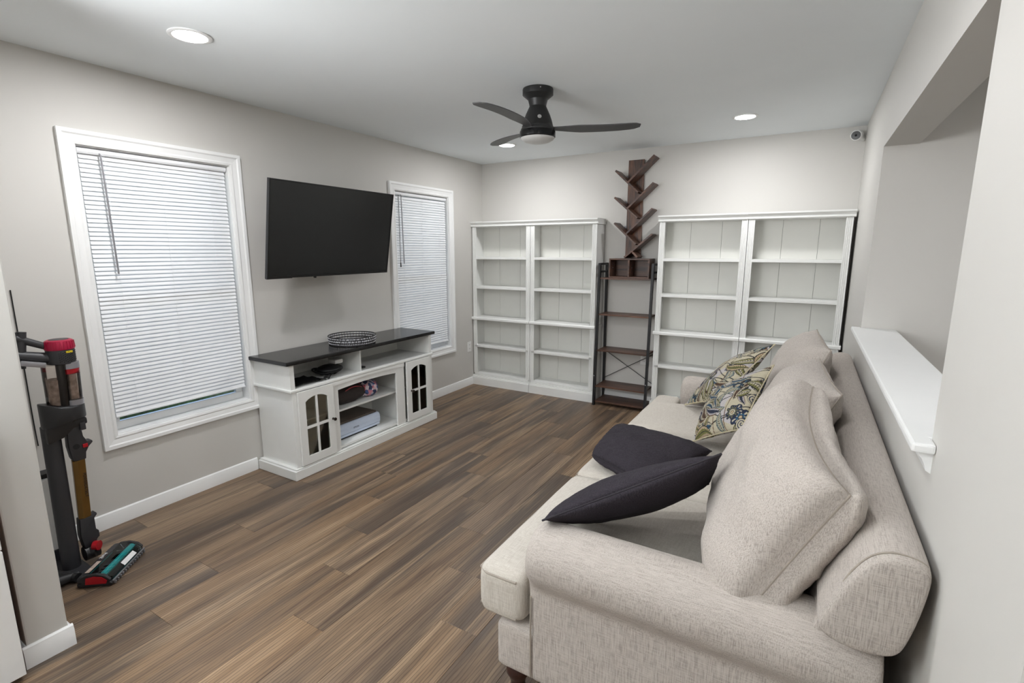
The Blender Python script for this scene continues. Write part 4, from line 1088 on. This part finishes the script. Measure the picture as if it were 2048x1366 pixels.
# clear bin and dirt
bm = nb(); cyl(bm, (AX, .872, .802), (AX, .878, 1.0), .045, .05, 28); vc.part('dust_bin', bm, M['bin_glass'], smooth=.6)
bm = nb(); cyl(bm, (AX - .005, .872, .806), (AX - .005, .876, .93), .030, .034, 20); M['dust'] = plain('grey_dust', srgb(196, 178, 166), .95, var=.25, scale=50); vc.part('dust', bm, M['dust'], smooth=.6)
bm = nb(); cyl(bm, (AX + .012, .921, .80), (AX + .012, .925, .99), .034, .036, 28); b_ = vc.part('cyclone_cup', bm, M['bin_glass'], smooth=.6)
bm = nb(); cyl(bm, (AX + .012, .921, .801), (AX + .012, .9215, .826), .0365, .037, 28); vc.part('cup_collar', bm, M['silver'], smooth=.6)
bm = nb(); cyl(bm, (AX + .012, .924, .975), (AX + .012, .924, 1.004), .038, .038, 28); vc.part('cup_collar', bm, M['silver'], smooth=.6)
bm = nb(); cyl(bm, (AX + .012, .924, .951), (AX + .012, .924, .974), .0355, .0365, 28); vc.part('cup_band', bm, M['red'], smooth=.6)
bm = nb(); cyl(bm, (AX + .012, .922, .828), (AX + .012, .922, .95), .022, .022, 20); vc.part('cyclone_core', bm, M['dust'], smooth=.6)
bm = nb(); cyl(bm, (AX + .025, .885, .80), (AX + .025, .888, 1.0), .017, .017, 14); vc.part('spine', bm, M['black_plastic'], smooth=.6)
# motor, cap
bm = nb(); cyl(bm, (AX, .903, 1.0), (AX, .905, 1.066), .053, .052, 36); mh = vc.part('motor_housing', bm, M['grey_plastic'], bevel=.003, smooth=.6)
bm = nb()
for i in range(12):
    for j in range(5):
        a_ = math.radians(-22 + i * 7.5); z = 1.012 + j * .010 + (i % 2) * .005
        bmesh.ops.create_icosphere(bm, subdivisions=1, radius=.0024, matrix=Matrix.Translation((AX + .0535 * math.cos(a_), .904 + .0535 * math.sin(a_), z)))
vc.part('vent_dots', bm, M['rubber'], parent=mh)
bm = nb(); bm2 = [(.0535 * math.cos(math.radians(a_)), .0535 * math.sin(math.radians(a_))) for a_ in (5, 15, 25, 35)]
for (a1, a2) in zip(bm2, bm2[1:]): beam(bm, (AX + a1[0], .904 + a1[1], 1.056), (AX + a2[0], .904 + a2[1], 1.056), .003, .009)
vc.part('yellow_tab', bm, M['yellow'], parent=mh)
bm = nb(); seg = 40; rings = []
prof_ = [(0, 1.0665), (.0535, 1.0665), (.0545, 1.075), (.053, 1.098), (.049, 1.108), (.040, 1.112), (.036, 1.1105), (0, 1.110)]
lathe(bm, prof_, seg, (AX, .905, 0)); cp = vc.part('cap', bm, M['magenta'], smooth=.6, label='crimson ribbed filter cap')
bm = nb()
for k in range(26):
    a_ = 2 * PI * k / 26; beam(bm, (AX + .0545 * math.cos(a_), .905 + .0545 * math.sin(a_), 1.072), (AX + .0525 * math.cos(a_), .905 + .0525 * math.sin(a_), 1.104), .0035, .003, (math.cos(a_), math.sin(a_), 0))
vc.part('ribs', bm, M['magenta'], parent=cp)
bm = nb(); cyl(bm, (AX, .905, 1.1105), (AX, .905, 1.1125), .036, .035, 28); vc.part('cap_disc', bm, M['grey_plastic'], parent=cp)
# handle
bm = nb(); cyl(bm, (AX - .01, .855, 1.087), (AX - .02, .765, 1.135), .015, .017, 16); cyl(bm, (AX - .02, .79, 1.16), (AX - .02, .765, 1.0), .017, .02, 16)
cyl(bm, (AX - .005, .86, 1.03), (AX - .02, .75, 1.06), .026, .022, 16); cyl(bm, (AX - .02, .765, 1.16), (AX - .02, .765, 1.03), .014, .014, 12); hd = vc.part('handle', bm, M['grey_plastic'], smooth=.6)
bm = nb(); beam(bm, (AX + .026, .84, 1.005), (AX + .010, .76, 1.028), .012, .024, (0, 0, 1)); bp_ = vc.part('battery', bm, M['silver'], bevel=.005, smooth=.6)
# wand
bm = nb(); prism(bm, [(.876, .69), (.872, .60), (.878, .545), (.885, .527), (.930, .527), (.934, .56), (.948, .585), (.966, .602), (.962, .612), (.944, .612), (.932, .64), (.928, .70), (.918, .73), (.890, .735)], lambda u, v, w: (w, u, v), AX - .022, AX + .024)
el = vc.part('elbow', bm, M['grey_plastic'], bevel=.008, smooth=.7)
bm = nb(); box(bm, AX + .0245, AX + .030, .922, .942, .585, .603); vc.part('release_button', bm, M['red'], bevel=.002, parent=el, label='red release button')
bm = nb(); cyl(bm, (AX + .0225, .899, .598), (AX + .0255, .899, .598), .013, .013, 16); vc.part('socket', bm, M['rubber'], parent=el)
bm = nb(); box(bm, AX + .024, AX + .034, .922, .945, .672, .712); vc.part('latch', bm, M['grey_plastic'], bevel=.005, smooth=.7, parent=el)
bm = nb(); pts = [(AX + .026, .895), (AX + .020, .925), (AX, .932), (AX - .022, .925), (AX - .022, .885), (AX + .014, .878)]
A = [bm.verts.new((x, y, .527)) for x, y in pts]; B = [bm.verts.new((x - .003, y - .010, .235)) for x, y in pts]
for i in range(6): bm.faces.new((A[i], A[(i + 1) % 6], B[(i + 1) % 6], B[i]))
bm.faces.new(A[::-1]); bm.faces.new(B)
wd_ = vc.part('wand_tube', bm, M['bronze'], bevel=.002, label='bronze metal tube')
text_mesh('POWERDETECT', .017, M['rubber'], 'wand_lettering', Matrix.Translation(Vector((AX + .0232, .909, .40)) - vc.org) @ Matrix(((-.02, 0, 1, 0), (0.0, 1, .2, 0), (-1, 0, -.0, 0), (0, 0, 0, 1))).inverted().transposed().to_3x3().to_4x4() if False else Matrix.Translation(Vector((AX + .0245, .911, .40)) - vc.org) @ Matrix(((0, .2, .98, 0), (-.03, .98, -.2, 0), (-1, 0, 0, 0), (0, 0, 0, 1))), parent=wd_)
bm = nb(); prism(bm, [(.868, .235), (.922, .235), (.936, .243), (.936, .234), (.924, .222), (.924, .16), (.934, .15), (.934, .12), (.922, .11), (.915, .085), (.870, .085), (.862, .15)], lambda u, v, w: (w, u, v), AX - .024, AX + .024)
vc.part('lower_coupling', bm, M['grey_plastic'], bevel=.006, smooth=.7)
bm = nb(); cyl(bm, (AX + .0, .885, .055), (AX + .03, .915, .055), .03, .03, 20); cyl(bm, (AX + .005, .868, .05), (AX + .005, .925, .05), .035, .035, 20); cyl(bm, (AX, .89, .05), (AX, .89, .10), .025, .022, 16)
vc.part('swivel', bm, M['black_plastic'], smooth=.6)
bm = nb(); cyl(bm, (AX + .025, .905, .082), (AX + .043, .919, .082), .023, .023, 20); vc.part('swivel_disc', bm, M['red'], smooth=.6, label='red pivot disc')
# floor head
hc = Vector((.455, .915, 0)); la = Vector((-.64, .768, 0)).normalized(); fn = Vector((.768, .64, 0)).normalized()
HM = Matrix(((la.x, fn.x, 0, hc.x), (la.y, fn.y, 0, hc.y), (0, 0, 1, 0), (0, 0, 0, 1)))
hf = lambda u, v, w: HM @ Vector((w, u, v))
bm = nb(); prism(bm, [(-.07, .004), (.068, .004), (.072, .016), (.062, .022), (-.072, .022)], hf, -.138, .138); vc.part('head_base', bm, M['black_plastic'], bevel=.003)
bm = nb(); prism(bm, [(-.072, .0225), (-.01, .0225), (-.01, .050), (-.03, .062), (-.06, .058), (-.072, .045)], hf, -.135, .135); vc.part('head_shroud', bm, M['grey_plastic'], bevel=.006, smooth=.7)
bm = nb(); cyl(bm, hf(.026, .040, -.118), hf(.026, .040, .118), .019, .019, 20); vc.part('brush_roller', bm, M['teal'], smooth=.6, label='teal brush roller')
bm = nb(); prism(bm, [(-.009, .050), (-.028, .0625), (-.022, .066), (.010, .064), (.045, .054), (.066, .034), (.066, .024), (.062, .024), (.062, .034), (.042, .050), (.010, .060)], hf, -.125, .125); wi = vc.part('head_window', bm, M['head_glass'])
for s_ in (-1, 1):
    bm = nb(); prism(bm, [(-.055, .0225), (.062, .0225), (.066, .034), (.046, .055), (.010, .066), (-.03, .064), (-.055, .05)], hf, s_ * .1255, s_ * .139); vc.part('end_cap', bm, M['black_plastic'], bevel=.002)
bm = nb(); prism(bm, [(-.035, .020), (.05, .018), (.055, .032), (.035, .050), (.0, .056), (-.03, .050)], hf, -.1395, -.1425); vc.part('red_lens', bm, M['red'], label='red end light')
bm = nb(); beam(bm, hf(.062, .0405, -.03), hf(.062, .0405, .07), .022, .0015, fn + Vector((0, 0, 1.2))); vc.part('warning_sticker', bm, M['label_white'])
bm = nb(); beam(bm, hf(-.035, .0655, -.12), hf(-.035, .0655, -.03), .018, .001, (0, 0, 1)); vc.part('sticker', bm, M['dust'])
bm = nb()
for k in range(13):
    w_ = -.12 + k * .02; beam(bm, hf(.070, .012, w_), hf(.080, .010, w_), .006, .012)
beam(bm, hf(.073, .022, -.13), hf(.073, .022, .13), .006, .006); vc.part('front_bumper', bm, M['silver'])
R3 = HM.to_3x3().to_4x4(); mlogo = Matrix.Translation(hf(-.045, .0615, .02) - vc.org) @ R3 @ Matrix.Rotation(0, 4, 'Z')
text_mesh('Shark', .022, M['label_white'], 'logo', mlogo @ Matrix.Translation((0, 0, .0022)), parent=vc.o)

# white appliance box on a dark base behind the vacuum
wb = Thing('storage_bin', 'white box-shaped bin on a dark grey base behind the vacuum stand', 'bin', (.09, .74, 0))
bm = nb(); box(bm, .016, .145, .63, .862, .06, .425); wb.part('bin_body', bm, M['white_plastic'], bevel=.005)
bm = nb(); box(bm, .020, .15, .632, .855, .001, .0595); wb.part('bin_base', bm, M['kick'], bevel=.004)
bm = nb(); box(bm, .05, .12, .80, .862, .4255, .447); cyl(bm, (.14, .846, .425), (.14, .846, .47), .010, .008, 12); wb.part('lid_latch', bm, M['black_plastic'], bevel=.002)
bm = nb(); tube(bm, catmull([(.004, .846, 1.33), (.004, .846, 1.0), (.004, .845, .7), (.006, .846, .56)]), .0025, 8)
single('hanging_cable', bm, M['rubber'], 'thin black cord hanging down the wall behind the vacuum handle', 'cable', (.005, .846, .56), smooth=True)

# white cabinet at the far left edge of the photo
cb_ = Thing('drawer_cabinet', 'white drawer cabinet with brown edging at the left edge behind the wall end', 'cabinet', (.6, .1, 0))
bm = nb(); box(bm, .30, .932, -.25, .462, .02, .92); cb_.part('carcass', bm, M['outdoor_wood'])
bm = nb(); box(bm, .30, .955, -.26, .466, .921, .945); cb_.part('top', bm, M['white_plastic'])
for z0, z1 in ((.03, .508), (.516, .915)):
    bm = nb(); box(bm, .9325, .95, -.245, .4615, z0, z1); d_ = cb_.part('drawer', bm, M['white_plastic'], bevel=.002)
    bm = nb(); beam(bm, (.965, .0, z1 - .1), (.965, .15, z1 - .1), .01, .01); box(bm, .95, .965, .005, .012, z1 - .105, z1 - .095); box(bm, .95, .965, .138, .145, z1 - .105, z1 - .095); cb_.part('handle', bm, M['silver'], parent=d_)
bpy.context.view_layer.update()
